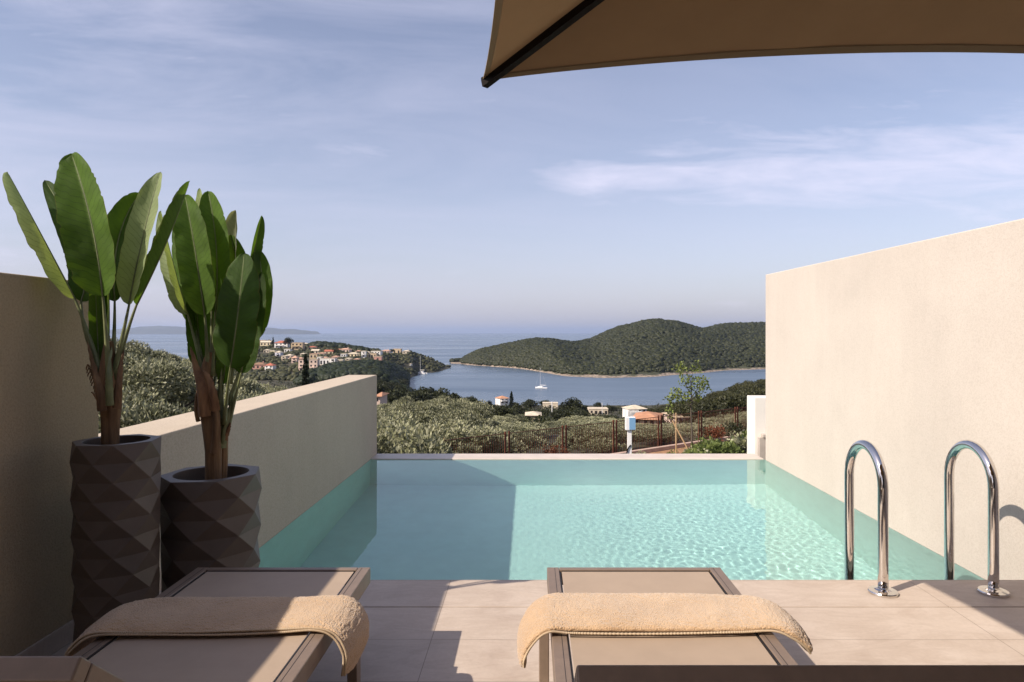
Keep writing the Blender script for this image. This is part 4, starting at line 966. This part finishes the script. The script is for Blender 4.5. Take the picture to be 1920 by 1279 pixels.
# ------------------------------------------------------------------ houses
WC = {'cream': (0.66, 0.56, 0.42), 'white': (0.80, 0.77, 0.72), 'pink': (0.66, 0.50, 0.41), 'tan': (0.56, 0.43, 0.28), 'lavender': (0.66, 0.65, 0.70), 'rose': (0.50, 0.27, 0.21), 'yellow': (0.68, 0.58, 0.38)}
RC = {'red': (0.42, 0.13, 0.075), 'orange': (0.50, 0.25, 0.14), 'salmon': (0.55, 0.33, 0.23), 'tan': (0.50, 0.38, 0.27), 'pale': (0.62, 0.53, 0.40), 'brown': (0.26, 0.15, 0.09)}
for k, c in WC.items(): M['w_' + k] = mat('house_wall_' + k, c, 0.85, noise_s=0.5, noise_a=0.05)
for k, c in RC.items(): M['r_' + k] = mat('house_roof_' + k, c, 0.85, noise_s=0.9, noise_a=0.14, bump_s=3, bump_d=0.05)
M['window'] = mat('window_glass_dark', (0.035, 0.03, 0.03), 0.25)
HB = []
def house(label, px, pyb, w, h, wall='cream', roof='red', rk='hip', group=None, floors=1, win=2, depth=None, rz=0.0, name='village_house', Y=None, arch=False, wing=None, group_='houses of the village on the far hillside', cat='house'):
    """w, h in photo pixels (h: walls and roof), pyb: foot of the wall"""
    if Y is None: loc = on_ground(px, pyb, 330)
    else: loc = P(px, pyb, Y)
    s = loc.y / F; W = w * s; H = h * s; D = depth or max(6.5, W * 0.75)
    root = empty(name, (loc.x, loc.y + D / 2, loc.z), label, cat, group_, rz)
    HB.append((loc.x, loc.y + D / 2, max(W, D) * 0.62))
    rh = 0.0 if rk == 'flat' else H * (0.5 if 'swept' in label else 0.30); wh = H - rh
    bm = bmesh.new(); box(bm, -W / 2, W / 2, -D / 2, D / 2, -3.0, wh)
    if wing: box(bm, W / 2 * wing[0], W / 2 * wing[0] + W * wing[1], -D / 2 - 1.2, 0, -3.0, wh * wing[2])
    bmo('wall', bm, M['w_' + wall], root)
    bm = bmesh.new(); o = 0.45; z0 = wh + 0.01
    if rk == 'flat':
        box(bm, -W / 2 - 0.15, W / 2 + 0.15, -D / 2 - 0.15, D / 2 + 0.15, z0, z0 + 0.35)
    else:
        a = [bm.verts.new(p) for p in ((-W / 2 - o, -D / 2 - o, z0), (W / 2 + o, -D / 2 - o, z0), (W / 2 + o, D / 2 + o, z0), (-W / 2 - o, D / 2 + o, z0))]
        if rk == 'hip': i = min(W, D) / 2 * 0.95; i = min(i, W / 2 - 0.1); r = [bm.verts.new((-W / 2 + i, 0, z0 + rh)), bm.verts.new((W / 2 - i, 0, z0 + rh))]
        else: r = [bm.verts.new((-W / 2 - o, 0, z0 + rh)), bm.verts.new((W / 2 + o, 0, z0 + rh))]
        bm.faces.new((a[0], a[1], r[1], r[0])); bm.faces.new((a[2], a[3], r[0], r[1])); bm.faces.new((a[1], a[2], r[1])); bm.faces.new((a[3], a[0], r[0])); bm.faces.new(a[::-1])
    rf = bmo('roof', bm, M['r_' + roof], root)
    if rk != 'flat' and W > 8: box_o('chimney', (W * 0.2, W * 0.2 + 0.6, 0.3, 0.9, z0 + rh * 0.55, z0 + rh + 0.9), M['w_' + wall], rf)
    rr = random.Random(int(px * 7 + pyb)); fh = wh / floors
    for f in range(floors):
        for k in range(win):
            x = (k + 0.5) / win * W - W / 2 + rr.uniform(-0.2, 0.2); ww = min(1.5, W / win * 0.42); wz = f * fh + fh * 0.30
            bm = bmesh.new(); hh = fh * 0.45
            if (rr.random() < 0.35 and f == 0) or arch: wz = f * fh + 0.1; hh = fh * 0.68; ww *= 1.25
            box(bm, x - ww / 2, x + ww / 2, -D / 2 - 0.05, -D / 2 - 0.01, wz, wz + hh); bmo('window', bm, M['window'], root)
    if floors > 1:
        box_o('balcony', (-W * 0.42, W * 0.18, -D / 2 - 1.3, -D / 2 - 0.06, fh - 0.15, fh + 0.55), M['w_' + wall], root)
    return root
HS = [
 ('small red-roofed pink house half hidden by the banana leaf, highest at left of the village', 469, 644, 9, 9, 'pink', 'red', 'hip', 1, 1),
 ('tan flat-topped house on the village skyline beside a round tree', 489, 640, 15, 6, 'tan', 'tan', 'flat', 1, 3),
 ('cream two-gabled house just below the tan skyline house', 497, 649, 19, 10, 'yellow', 'pale', 'gable', 1, 3),
 ('pale low villa with a grey terrace beside the banana leaf', 472, 656, 15, 7, 'pink', 'tan', 'hip', 1, 2),
 ('large white house with a bright red roof and a long terrace wall', 526, 653, 24, 14, 'white', 'red', 'hip', 2, 3),
 ('broad tan two-storey house right of the red-roofed white house', 556, 656, 21, 13, 'tan', 'tan', 'flat', 2, 3),
 ('small white house on the skyline at the head of the dark wood', 572, 646, 10, 5, 'white', 'pale', 'hip', 1, 2),
 ('cream house with a red hipped roof above the tall cypress', 584, 656, 14, 7, 'cream', 'red', 'hip', 1, 2),
 ('pale cream gabled house downhill of the cream red-roofed one', 590, 664, 13, 9, 'cream', 'pale', 'gable', 1, 2),
 ('low long pale villa right of the cypress', 602, 667, 13, 6, 'cream', 'salmon', 'hip', 1, 3),
 ('yellow house with a red-brown end block near the middle of the village', 616, 666, 16, 10, 'yellow', 'red', 'gable', 1, 2),
 ('lavender-white two-storey house standing alone among terraces', 521, 668, 10, 10, 'lavender', 'pale', 'hip', 2, 1),
 ('small yellow annex left of the lavender-white house', 511, 663, 9, 5, 'yellow', 'pale', 'flat', 1, 1),
 ('pink house with two square windows, upper of the stepped pair', 541, 673, 11, 9, 'pink', 'pale', 'hip', 1, 1),
 ('pink house with stacked windows, lower of the stepped pair', 551, 681, 10, 14, 'pink', 'salmon', 'hip', 2, 1),
 ('small cream house left of the cypress top', 567, 667, 8, 5, 'cream', 'pale', 'hip', 1, 1),
 ('tan house with a dark porch just right of the cypress', 587, 673, 14, 9, 'tan', 'salmon', 'flat', 1, 2),
 ('white house with a tall arched window beside the banana leaf tip', 468, 681, 16, 13, 'white', 'pale', 'flat', 1, 2),
 ('long low brown-roofed house joined to a white tower house', 484, 693, 24, 13, 'rose', 'brown', 'hip', 1, 3),
 ('white tower house with a red roof, lowest at the left of the village', 504, 696, 15, 15, 'white', 'red', 'hip', 2, 2),
 ('narrow pink block half behind the tall cypress on its left', 564, 697, 9, 22, 'pink', 'brown', 'flat', 3, 1),
 ('tall tan apartment block with red balconies right of the tall cypress', 587, 697, 15, 22, 'pink', 'tan', 'flat', 3, 2),
 ('white villa with a row of arches above the dark wood', 608, 684, 18, 11, 'white', 'pale', 'flat', 1, 3),
 ('narrow white house right of the arched villa', 623, 685, 9, 13, 'white', 'salmon', 'flat', 2, 1),
 ('pale house with a flat roof at the edge of the dark wood', 636, 684, 12, 9, 'cream', 'pale', 'flat', 1, 1),
 ('pink villa with a salmon roof on the ridge behind the dark trees', 646, 661, 19, 8, 'pink', 'salmon', 'hip', 1, 3),
 ('yellow house with a porch on the upper slope towards the point', 661, 669, 19, 8, 'yellow', 'pale', 'hip', 1, 3),
 ('small pale house low among the dark trees of the ridge', 652, 676, 9, 5, 'cream', 'pale', 'hip', 1, 1),
 ('narrow tall white house between dark trees on the ridge', 681, 671, 8, 12, 'white', 'pale', 'flat', 2, 1),
 ('tan house with a shaded arcade, above the pink terrace house', 698, 672, 16, 9, 'tan', 'tan', 'flat', 1, 3),
 ('pink terrace house lowest on the right flank of the village', 708, 679, 14, 10, 'rose', 'tan', 'flat', 1, 1),
 ('long white low house beneath the umbrella-shaped trees', 705, 664, 18, 5, 'white', 'pale', 'flat', 1, 3),
 ('white and pink low house left of the square tan one near the point', 723, 661, 15, 6, 'pink', 'salmon', 'hip', 1, 3),
 ('square tan house standing highest near the point', 744, 661, 15, 9, 'tan', 'tan', 'flat', 1, 2),
 ('pale low house with a shallow roof nearest the point', 761, 663, 13, 6, 'cream', 'pale', 'hip', 1, 2),
 ('small cream house between the tan skyline house and the lavender one', 499, 661, 10, 6, 'cream', 'pale', 'hip', 1, 2),
 ('little white house under the terrace wall of the red-roofed house', 538, 661, 11, 6, 'white', 'pale', 'flat', 1, 2),
 ('small salmon-roofed house between the stepped pink pair and the cypress', 562, 678, 8, 8, 'cream', 'salmon', 'hip', 1, 1),
 ('white cube house tucked right of the tan porch house', 598, 676, 8, 6, 'white', 'pale', 'flat', 1, 1),
 ('pale house with a salmon roof between the long pale villa and the yellow one', 607, 675, 12, 6, 'pink', 'salmon', 'hip', 1, 2),
 ('small red-roofed house behind the pink ridge villa', 634, 660, 10, 6, 'cream', 'red', 'hip', 1, 1),
 ('cream house half hidden by trees right of the arched villa', 628, 674, 11, 7, 'cream', 'salmon', 'hip', 1, 2),
 ('white house at the foot of the ridge right of the pink villa', 643, 670, 10, 6, 'white', 'pale', 'flat', 1, 2),
 ('small pink house below the yellow porch house', 668, 678, 9, 6, 'pink', 'salmon', 'hip', 1, 1),
 ('cream house on the ridge just left of the narrow white one', 671, 662, 10, 5, 'cream', 'salmon', 'hip', 1, 1),
 ('low cream house right of the narrow white one', 688, 664, 9, 5, 'cream', 'pale', 'hip', 1, 1),
 ('tiny white house alone on the dark slope beneath the arcade house', 769, 685, 3, 3, 'white', 'pale', 'hip', 1, 1),
 ('brown-roofed shed house left of the lowest red-roofed tower', 460, 692, 12, 8, 'tan', 'brown', 'gable', 1, 1),
 ('pale two-storey house between the lavender house and the pink pair', 531, 677, 8, 9, 'cream', 'pale', 'flat', 2, 1),
 ('beige terrace house lowest beside the tall tan block', 600, 694, 9, 9, 'tan', 'pale', 'flat', 1, 1),
]
for (lb, px, pb, w_, h_, wl, rf, rk, fl, wn) in HS:
    house(lb, px, pb, w_, h_, wl, rf, rk, floors=fl, win=wn, arch='arch' in lb, rz=random.uniform(-0.12, 0.12))
G2 = 'houses by the near shore of the bay'
house('white house with an orange roof at the water between dark trees and a cypress', 941, 757, 18, 14, 'white', 'orange', 'hip', floors=2, win=2, Y=400, name='shore_house', group_=G2, rz=0.5)
house('cream flat-roofed modern house with a wide dark veranda above the bay', 1032, 766, 28, 9, 'cream', 'pale', 'flat', win=1, Y=392, name='shore_house', group_=G2, arch=True)
house('pale tent-roofed hut with brown walls in the olive grove', 1000, 791, 25, 17, 'tan', 'pale', 'hip', win=2, Y=168, name='garden_hut', group_=G2, cat='hut')
house('long low grey-walled building behind the white pole', 1122, 777, 36, 9, 'cream', 'pale', 'flat', win=4, Y=300, name='shore_house', group_=G2)
house('white two-storey villa with stepped terraces at the foot of the right slope', 1192, 781, 36, 20, 'white', 'pale', 'hip', floors=2, win=4, Y=250, name='shore_house', group_=G2, wing=(-1.15, 0.5, 0.8), rz=0.2)
house('pink cottage with a flared tan hip roof seen over the fence', 1276, 797, 26, 21, 'pink', 'tan', 'hip', win=2, Y=120, name='shore_house', group_=G2, rz=0.15)
house('low house with a swept orange tiled roof behind the utility box', 1222, 796, 42, 19, 'tan', 'orange', 'hip', win=3, Y=88, name='shore_house', group_=G2, rz=-0.25)
house('little pink house just visible right of the end of the low pool wall', 709, 756, 7, 18, 'pink', 'orange', 'hip', win=1, Y=130, name='shore_house', group_=G2)
house('pinkish cottage right of the young tree, low behind the fence', 1318, 795, 12, 14, 'pink', 'salmon', 'hip', win=1, Y=130, name='shore_house', group_=G2)

# scattered vegetation between the houses, and scrub that covers the hillside
rg = np.random.default_rng(5)
n = 7500; px = rg.uniform(380, 850, n); Y = rg.uniform(430, 900, n); z = ground_z(px, Y); X = (px - VX) / F * Y
ok = z > SEA + 1.2
for hx_, hy_, hr in HB: ok &= ((X - hx_) ** 2 + (Y - hy_) ** 2 > (hr + 1.5) ** 2) & ~((np.abs(X - hx_) < hr) & (Y < hy_) & (Y > hy_ - 24) & (rg.random(n) < 0.9))
r = rg.uniform(0.8, 2.4, n)
blobs('village_scrub', np.stack([X, Y, z + r * 0.3], 1)[ok], r[ok], 'maquis', 'dark scrub and garden trees filling the gaps between the village houses', 'scrub', 0.8)
n = 3500; px = rg.uniform(100, 1500, n); Y = np.exp(rg.uniform(math.log(95), math.log(430), n)); z = ground_z(px, Y); X = (px - VX) / F * Y
fy = np.array([fence_y(p)[0] if p > 820 else 0 for p in px]); ok = (z > SEA + 1) & (Y > fy + 1.4)
r = np.clip(Y * 0.008, 0.25, 1.8) * rg.uniform(0.6, 1.3, n)
C_ = np.stack([X, Y, z + r * 0.4], 1)[ok]; V, tn = leaf_cloud(C_, r[ok] * 0.8, 26, 1.0, 0.3, rg)
Vq = V.reshape(-1, 4, 3); sc = np.repeat(r[ok], 26)[:, None, None] * 0.42; Vq = Vq[:, :1] + (Vq - Vq[:, :1]) * sc
tag(quads_np('hillside_scrub', Vq.reshape(-1, 3), len(Vq), FM['dark'], None, tn), 'low scrub growing under and between the trees of the hillside', 'scrub', kind='stuff')

# single trees that stand out
def cypress(label, px, ytop, ybot, Y, wpx):
    b = P(px, ybot, Y); H = (ybot - ytop) * Y / F; r = wpx * Y / F / 2; root = empty('cypress', b, label, 'tree', 'cypress trees'); rg = np.random.default_rng(int(px))
    t = rg.random(70); rad = r * np.sin(np.clip(t * 1.02 + 0.02, 0, 1) ** 0.62 * math.pi) ** 0.7 * 0.9
    a = rg.uniform(0, 6.28, 70); cs = np.stack([np.cos(a) * rad * 0.55, np.sin(a) * rad * 0.55, t * H * 0.94 + H * 0.03], 1)
    V, tn = leaf_cloud(cs, rad * 0.55 + r * 0.06, 40, H * 0.045, 0.22, rg, up=1.4, shell=0.2, squash=1.4)
    quads_np('crown', V, len(V) // 4, FM['cypress'], root, tn)
    bm = bmesh.new(); tube(bm, [(0, 0, -1.5), (0, 0, H * 0.5)], [r * 0.25, r * 0.1], 6); bmo('trunk', bm, M['treebark'], root)
cypress('tall dark cypress rising over the low pool wall in front of the village', 573, 664, 735, 110, 13)
cypress('pointed cypress by the orange-roofed shore house', 959, 733, 765, 300, 9)
cypress('small distant cypress on the village skyline left of the red roof', 512, 632, 650, 690, 5)
def lone(label, px, ytop, ybot, Y, wpx, proto, kind_h):
    b = P(px, ybot, Y); H = (ybot - ytop) * Y / F; W = wpx * Y / F
    place(proto, b, (W / 4.6, W / 4.6, H / kind_h), label, 'single trees that stand out on the skyline', cat='tree')
SK = [('round dark tree on the village skyline right of the large red roof', 540, 632, 649, 650, 15), ('dark tree beside the tan house on the skyline at far left', 477, 630, 642, 690, 9),
      ('dark tree left of the cream skyline house with two gables', 505, 636, 646, 700, 8), ('flat umbrella-shaped tree on the ridge above the long white house', 700, 652, 661, 780, 16),
      ('small umbrella-shaped tree beside the ridge one', 711, 654, 662, 780, 8), ('round dark tree left of the square tan house', 735, 653, 662, 790, 8),
      ('round tree standing alone near the point', 769, 656, 664, 830, 8), ('low tree nearest the tip of the village point', 777, 659, 667, 830, 9),
      ('dark bushy tree beside the arched villa', 630, 650, 684, 620, 16), ('tall dark tree between the pink villa and the yellow house', 672, 655, 680, 660, 14),
      ('dark tree below the narrow white house', 688, 658, 682, 660, 10), ('rounded brownish tree behind the shore houses', 995, 747, 770, 330, 28),
      ('spreading dark tree right of the modern shore house', 1075, 744, 786, 260, 38), ('dark pine behind the modern shore house', 1022, 747, 765, 420, 18)]
for i, (lb, px, yt, yb, Y_, w_) in enumerate(SK): lone(lb, px, yt, yb, Y_, w_, DK[i % 4], 5.4)
m_ = 5200; px = rg.uniform(560, 768, m_); Y = rg.uniform(400, 690, m_); z = ground_z(px, Y); r = rg.uniform(1.4, 3.4, m_)
zt = CZ + (HY - np.interp(px, [560, 590, 620, 650, 700, 730, 755, 770], [712, 694, 684, 679, 678, 681, 690, 700])) / F * Y
ok = (z > SEA + 0.6) & (z < zt - 2.0); z = np.minimum(z + r * 0.7, zt - r * 0.6)
blobs('point_wood', np.stack([(px - VX) / F * Y, Y, z], 1)[ok], r[ok], 'cypress', 'dark wood on the low headland between the village and the bay', 'woodland', 0.9)
n = 420; px = rg.uniform(585, 690, n); Y = rg.uniform(700, 790, n); z = ground_z(px, Y); r = rg.uniform(3, 5, n)
zt = CZ + (HY - np.interp(px, [585, 600, 640, 660, 690], [643, 641, 646, 650, 654])) / F * Y; z = np.minimum(z + r * 0.5, zt - r * 0.8)
blobs('ridge_wood', np.stack([(px - VX) / F * Y, Y, z], 1), r, 'cypress', 'dark pine wood along the ridge behind the village', 'woodland', 0.9)

# ------------------------------------------------------------------ boats
M['hull'] = mat('white_hull', (0.82, 0.80, 0.78), 0.35); M['mast'] = mat('mast_aluminium', (0.72, 0.70, 0.68), 0.4)
def hull(bm, L_, B_, Hh, x0=0.0, nseg=14):
    rings = []
    for i in range(nseg + 1):
        t = i / nseg; y = (t - 0.5) * L_; w_ = B_ / 2 * (math.sin(min(1, t * 1.25 + 0.28) * math.pi / 2) if t < 0.55 else math.sqrt(max(0.0, 1 - ((t - 0.55) / 0.45) ** 2.2)) ) + 0.02
        zt = Hh * (1 + 0.25 * t * t)
        rings.append([bm.verts.new((x0 + s * w_ * k, y, z)) for s, k, z in ((-1, 1, zt), (-1, 0.92, Hh * 0.4), (-1, 0.35, -0.25), (1, 0.35, -0.25), (1, 0.92, Hh * 0.4), (1, 1, zt))])
    for a, b in zip(rings, rings[1:]):
        for k in range(6): bm.faces.new((a[k], a[(k + 1) % 6], b[(k + 1) % 6], b[k]))
    bm.faces.new(rings[0]); bm.faces.new(rings[-1][::-1]); bmesh.ops.recalc_face_normals(bm, faces=bm.faces)
Yb = 46.3 * F / (729 - HY); bt = empty('sailing_yacht', P(1015, 729, Yb), 'white single-masted yacht moored in the middle of the bay', 'yacht', None, R(62)); bt.location.z = SEA
bm = bmesh.new(); hull(bm, 11, 3.5, 1.15); bmo('hull', bm, M['hull'], bt)
bm = bmesh.new(); box(bm, -1.1, 1.1, -1.5, 2.8, 1.35, 1.95); bmo('cabin', bm, M['hull'], bt, bevel=0.15)
bm = bmesh.new(); tube(bm, [(0, 1.0, 1.3), (0, 1.0, 17.3)], [0.11, 0.07], 8); bmo('mast', bm, M['mast'], bt)
bm = bmesh.new(); tube(bm, [(0, 0.9, 2.9), (0, -4.0, 3.0)], 0.16, 8); bmo('boom', bm, M['mast'], bt)
bm = bmesh.new(); tube(bm, [(0, 5.2, 1.4), (0, 1.0, 17.2)], 0.022, 5); tube(bm, [(0, -5.2, 1.2), (0, 1.0, 17.2)], 0.022, 5); bmo('rigging', bm, M['mast'], bt)
Yb = 46.3 * F / (701.5 - HY); bt = empty('catamaran', P(789, 701, Yb), 'white catamaran at anchor off the village point', 'catamaran', None, R(72)); bt.location.z = SEA
for s in (-1, 1):
    bm = bmesh.new(); hull(bm, 13, 1.9, 1.6, s * 2.7); bmo('hull', bm, M['hull'], bt)
box_o('bridge_deck', (-2.5, 2.5, -4.5, 1.8, 0.9, 1.75), M['hull'], bt, 0.1); c_ = box_o('cabin', (-2.0, 2.0, -3.2, 1.2, 1.76, 3.0), M['hull'], bt, 0.3)
box_o('window', (-2.03, 2.03, -2.9, 0.9, 2.2, 2.7), M['window'], c_)
bm = bmesh.new(); tube(bm, [(0, 0.6, 2.9), (0, 0.6, 20.0)], [0.16, 0.1], 8); bmo('mast', bm, M['mast'], bt)
bm = bmesh.new(); tube(bm, [(0, 0.5, 4.4), (0, -4.5, 4.5)], 0.2, 8); bmo('boom', bm, M['mast'], bt)
for lb, px, yt, yb, Y_, nm, r_ in (('slim white pole in front of the modern shore house', 1035, 753, 780, 270, 'pole', 0.16), ('thin pale pole rising from the grey shore building', 1129, 755, 778, 290, 'pole', 0.10), ('pale post beside the white two-storey villa', 1173, 765, 790, 200, 'pole', 0.10)):
    b = P(px, yb, Y_); bm = bmesh.new(); tube(bm, [(0, 0, 0), (0, 0, (yb - yt) * Y_ / F)], r_, 8); box(bm, -r_ * 1.6, r_ * 1.6, -r_ * 1.6, r_ * 1.6, -1.5, 0.01)
    o = bmo(nm, bm, M['hull']); o.location = b; tag(o, lb, 'pole')

# ------------------------------------------------------------------ rusty fence, kerb, garden strip
M['kerb'] = mat('pink_kerb', (0.50, 0.35, 0.28), 0.9, noise_s=3, noise_a=0.12)
FZ0, FZ1 = -4.25, -2.68
fx, fyv = 0.797, 0.604; fl = math.hypot(fx, fyv); fx /= fl; fyv /= fl; fa = math.atan2(fyv, fx)
ordn = ['first panel at its left end', 'second panel from the left', 'third panel from the left', 'panel just left of the utility box', 'panel between the utility box and the orange roof', 'panel in front of the pink cottage', 'panel right of the young tree', 'panel touching the white block', 'last panel mostly behind the cream wall']
for i in range(9):
    s0 = 0.0 + i * 2.95; s1 = s0 + 2.76; ft = empty('fence_panel', (-3.2 + fx * s0, 25.3 + fyv * s0, FZ0), 'rusty steel picket fence, ' + ordn[i], 'fence', 'panels of the rusty picket fence', fa)
    L_ = s1 - s0; hh = FZ1 - FZ0; rr = random.Random(i)
    for x in (0, L_):
        box_o('post', (x - 0.03, x + 0.03, -0.03, 0.03, -0.4, hh + 0.05), M['rust'], ft)
    bm = bmesh.new(); x = 0.11
    while x < L_ - 0.06:
        dh = rr.choice([0, 0, 0.03, -0.02]); box(bm, x - 0.008, x + 0.008, -0.006, 0.006, 0.08, hh - 0.05 + dh * 0.5); x += 0.105
    bmo('pickets', bm, M['rust'], ft)
    for z in (0.10, hh - 0.03): box_o('rail', (0.031, L_ - 0.031, -0.016, 0.016, z - 0.013, z + 0.013), M['rust'], ft)
kx = 30; kb = bmesh.new()
box(kb, 6.5, kx, -0.42, -0.20, -0.5, 0.30); k = bmo('kerb', kb, M['kerb'], bevel=0.02); k.location = (-3.2, 25.3, FZ0 - 0.1); k.rotation_euler = (0, 0, fa); tag(k, kind='structure')
kb = bmesh.new(); box(kb, 8.0, kx, -2.2, -0.44, -0.5, 0.16); k = bmo('garden_path', kb, mat('orange_gravel', (0.36, 0.20, 0.10), 0.95, noise_s=5, noise_a=0.2, bump_s=30, bump_d=0.02)); k.location = (-3.2, 25.3, FZ0 - 0.14); k.rotation_euler = (0, 0, fa); tag(k, kind='structure')
def fpt(s, off): return (-3.2 + fx * s + fyv * off, 25.3 + fyv * s - fx * off)     # off: metres to the camera's side of the fence
SHRUB = []
for i, kind in enumerate(('garden', 'garden', 'olive')):
    rg_ = np.random.default_rng(90 + i); cs = crown_centers(12, 0.42, 0.4, 0.28, rg_); V, tn = leaf_cloud(cs, 0.2 + 0.1 * rg_.random(12), 55, 0.11, 0.3, rg_)
    r = empty('garden_shrub', (0, -50, -20), 'x', 'shrub'); quads_np('foliage', V, len(V) // 4, FM[kind], r, tn)
    bm = bmesh.new(); tube(bm, [(0, 0, -0.1), (0, 0, 0.4)], 0.02, 6); bmo('stem', bm, M['treebark'], r); SHRUB.append(r)
rr = random.Random(4)
for i in range(46):
    s = rr.uniform(7.5, 23); off = rr.uniform(0.6, 7.0)
    x, y = fpt(s, off)
    if y < 22: continue
    sc = rr.uniform(0.7, 1.5) * (0.75 if off < 2 else 1.15)
    place(SHRUB[rr.randrange(3)], (x, y, gzx(x, y) - 0.02), sc, 'low leafy shrub in the garden strip on the near side of the fence', 'shrubs of the garden strip', cat='shrub')
for lb, s, off, hh_ in (('red-leaved bush against the fence beside the young tree', 15.0, 0.5, 1.5), ('tall dark bush by the fence right of the young tree', 16.6, 0.7, 1.6), ('reddish climbing bush at the foot of the second fence panel', 4.9, 0.4, 1.5), ('brown bush near the white block at the end of the garden', 18.4, 2.4, 0.8)):
    x, y = fpt(s, off); root = empty('garden_bush', (x, y, gzx(x, y)), lb, 'shrub'); rg_ = np.random.default_rng(int(s * 10))
    cs = crown_centers(16, hh_ * 0.36, hh_ * 0.42, hh_ * 0.5, rg_); V, tn = leaf_cloud(cs, 0.2 + 0.12 * rg_.random(16), 50, 0.10, 0.3, rg_)
    if 'red' in lb and 'red_leaves' not in FM: FM['red_leaves'] = foliage_mat('red_leaves', (0.17, 0.055, 0.025), (0.07, 0.035, 0.015))
    quads_np('foliage', V, len(V) // 4, FM['red_leaves'] if 'red' in lb else FM['maquis'], root, tn); bm = bmesh.new(); tube(bm, [(0, 0, -0.1), (0, 0, hh_ * 0.6)], 0.025, 6); bmo('stem', bm, M['treebark'], root)

# utility box on its post
ub = empty('utility_box', (4.07, 27.9, -4.5), 'white utility box with a blue front on a white post by the fence', 'utility box')
box_o('post', (-0.11, 0.06, -0.02, 0.12, 0, 1.80), M['hull'], ub, 0.01)
o = box_o('cabinet', (-0.20, 0.20, -0.10, 0.16, 1.80, 2.34), M['hull'], ub, 0.02)
o = box_o('door', (-0.055, 0.20, -0.115, -0.102, 1.83, 2.32), mat('blue_door', (0.19, 0.36, 0.55), 0.4), o, 0.004)
bm = bmesh.new(); tube(bm, catmull([(0.02, -0.03, 1.2), (-0.12, -0.05, 1.0), (-0.16, -0.06, 0.6), (-0.10, -0.06, 0.25), (0.02, -0.05, 0.2)], 24), 0.025, 8); bmo('cable', bm, M['rib'], ub, smooth=True)

# young staked tree
yt = empty('young_tree', (7.3, 31.0, -4.45), 'slender young tree with bright leaves standing in front of the fence', 'tree')
bm = bmesh.new(); tube(bm, catmull([(0, 0, -0.1), (0.02, 0, 1.2), (-0.02, 0, 2.2), (0.0, 0, 3.0), (-0.06, 0, 3.6), (-0.35, 0, 4.1)], 30), [0.045 * (1 - i / 36) for i in range(30)], 8)
br = [((0, 0, 2.6), (-0.5, 0.2, 2.9), (-0.95, 0.2, 2.55)), ((0, 0, 2.8), (0.3, -0.2, 3.3), (0.55, 0, 3.75)), ((0, 0, 2.9), (-0.35, -0.2, 3.5), (-0.5, 0, 4.2)), ((0, 0, 2.5), (0.3, 0.3, 2.9), (0.7, 0.2, 3.3)), ((0, 0, 2.9), (0.05, 0.2, 3.5), (0.15, 0.2, 4.1)), ((0, 0, 2.3), (-0.4, -0.1, 2.7), (-0.8, -0.1, 3.1))]
for b3 in br: tube(bm, catmull(b3, 8), [0.02, 0.018, 0.016, 0.013, 0.011, 0.009, 0.007, 0.005], 6)
bmo('trunk', bm, M['treebark'], yt, smooth=True)
rg_ = np.random.default_rng(3); cs = []
for b3 in br:
    for q in catmull(b3, 9)[3:]:
        for _ in range(2): cs.append(np.array(q) + rg_.normal(size=3) * 0.10)
cs += [np.array((-0.3 + 0.2 * rg_.normal(), 0, 4.1 + 0.12 * rg_.normal())) for _ in range(4)] + [np.array((-0.95, 0.2, 2.4 - 0.1 * k)) for k in range(5)]
V, tn = leaf_cloud(np.array(cs), np.full(len(cs), 0.14), 11, 0.13, 0.28, rg_); quads_np('crown', V, len(V) // 4, FM['bright'], yt, tn)
M['stake'] = mat('pine_stake', (0.42, 0.28, 0.15), 0.8)
sk = empty('tree_stakes', (7.3, 30.8, -4.45), 'pale wooden stakes leaning beside the young tree', 'stake')
bm = bmesh.new(); tube(bm, [(-0.72, 0.1, -0.1), (-0.72, 0.1, 2.1)], 0.03, 6); bmo('upright', bm, M['stake'], sk)
bm = bmesh.new(); tube(bm, [(-0.02, -0.1, 0.1), (-0.88, 0.15, 1.75)], 0.035, 6); bmo('brace', bm, M['stake'], sk)

# ------------------------------------------------------------------ air
hz = bpy.data.materials.new('air'); hz.use_nodes = True; t = hz.node_tree; t.nodes.clear()
pv = t.nodes.new('ShaderNodeVolumePrincipled'); pv.inputs['Density'].default_value = 4.5e-5; pv.inputs['Color'].default_value = (0.60, 0.73, 1.0, 1); pv.inputs['Anisotropy'].default_value = 0.2
o = t.nodes.new('ShaderNodeOutputMaterial'); t.links.new(pv.outputs[0], o.inputs['Volume'])
hb = box_o('haze', (-61000, 61000, -2500, 60500, -62, 260), hz); tag(hb, 'thin blue sea haze that softens the far coast', 'haze', kind='stuff')
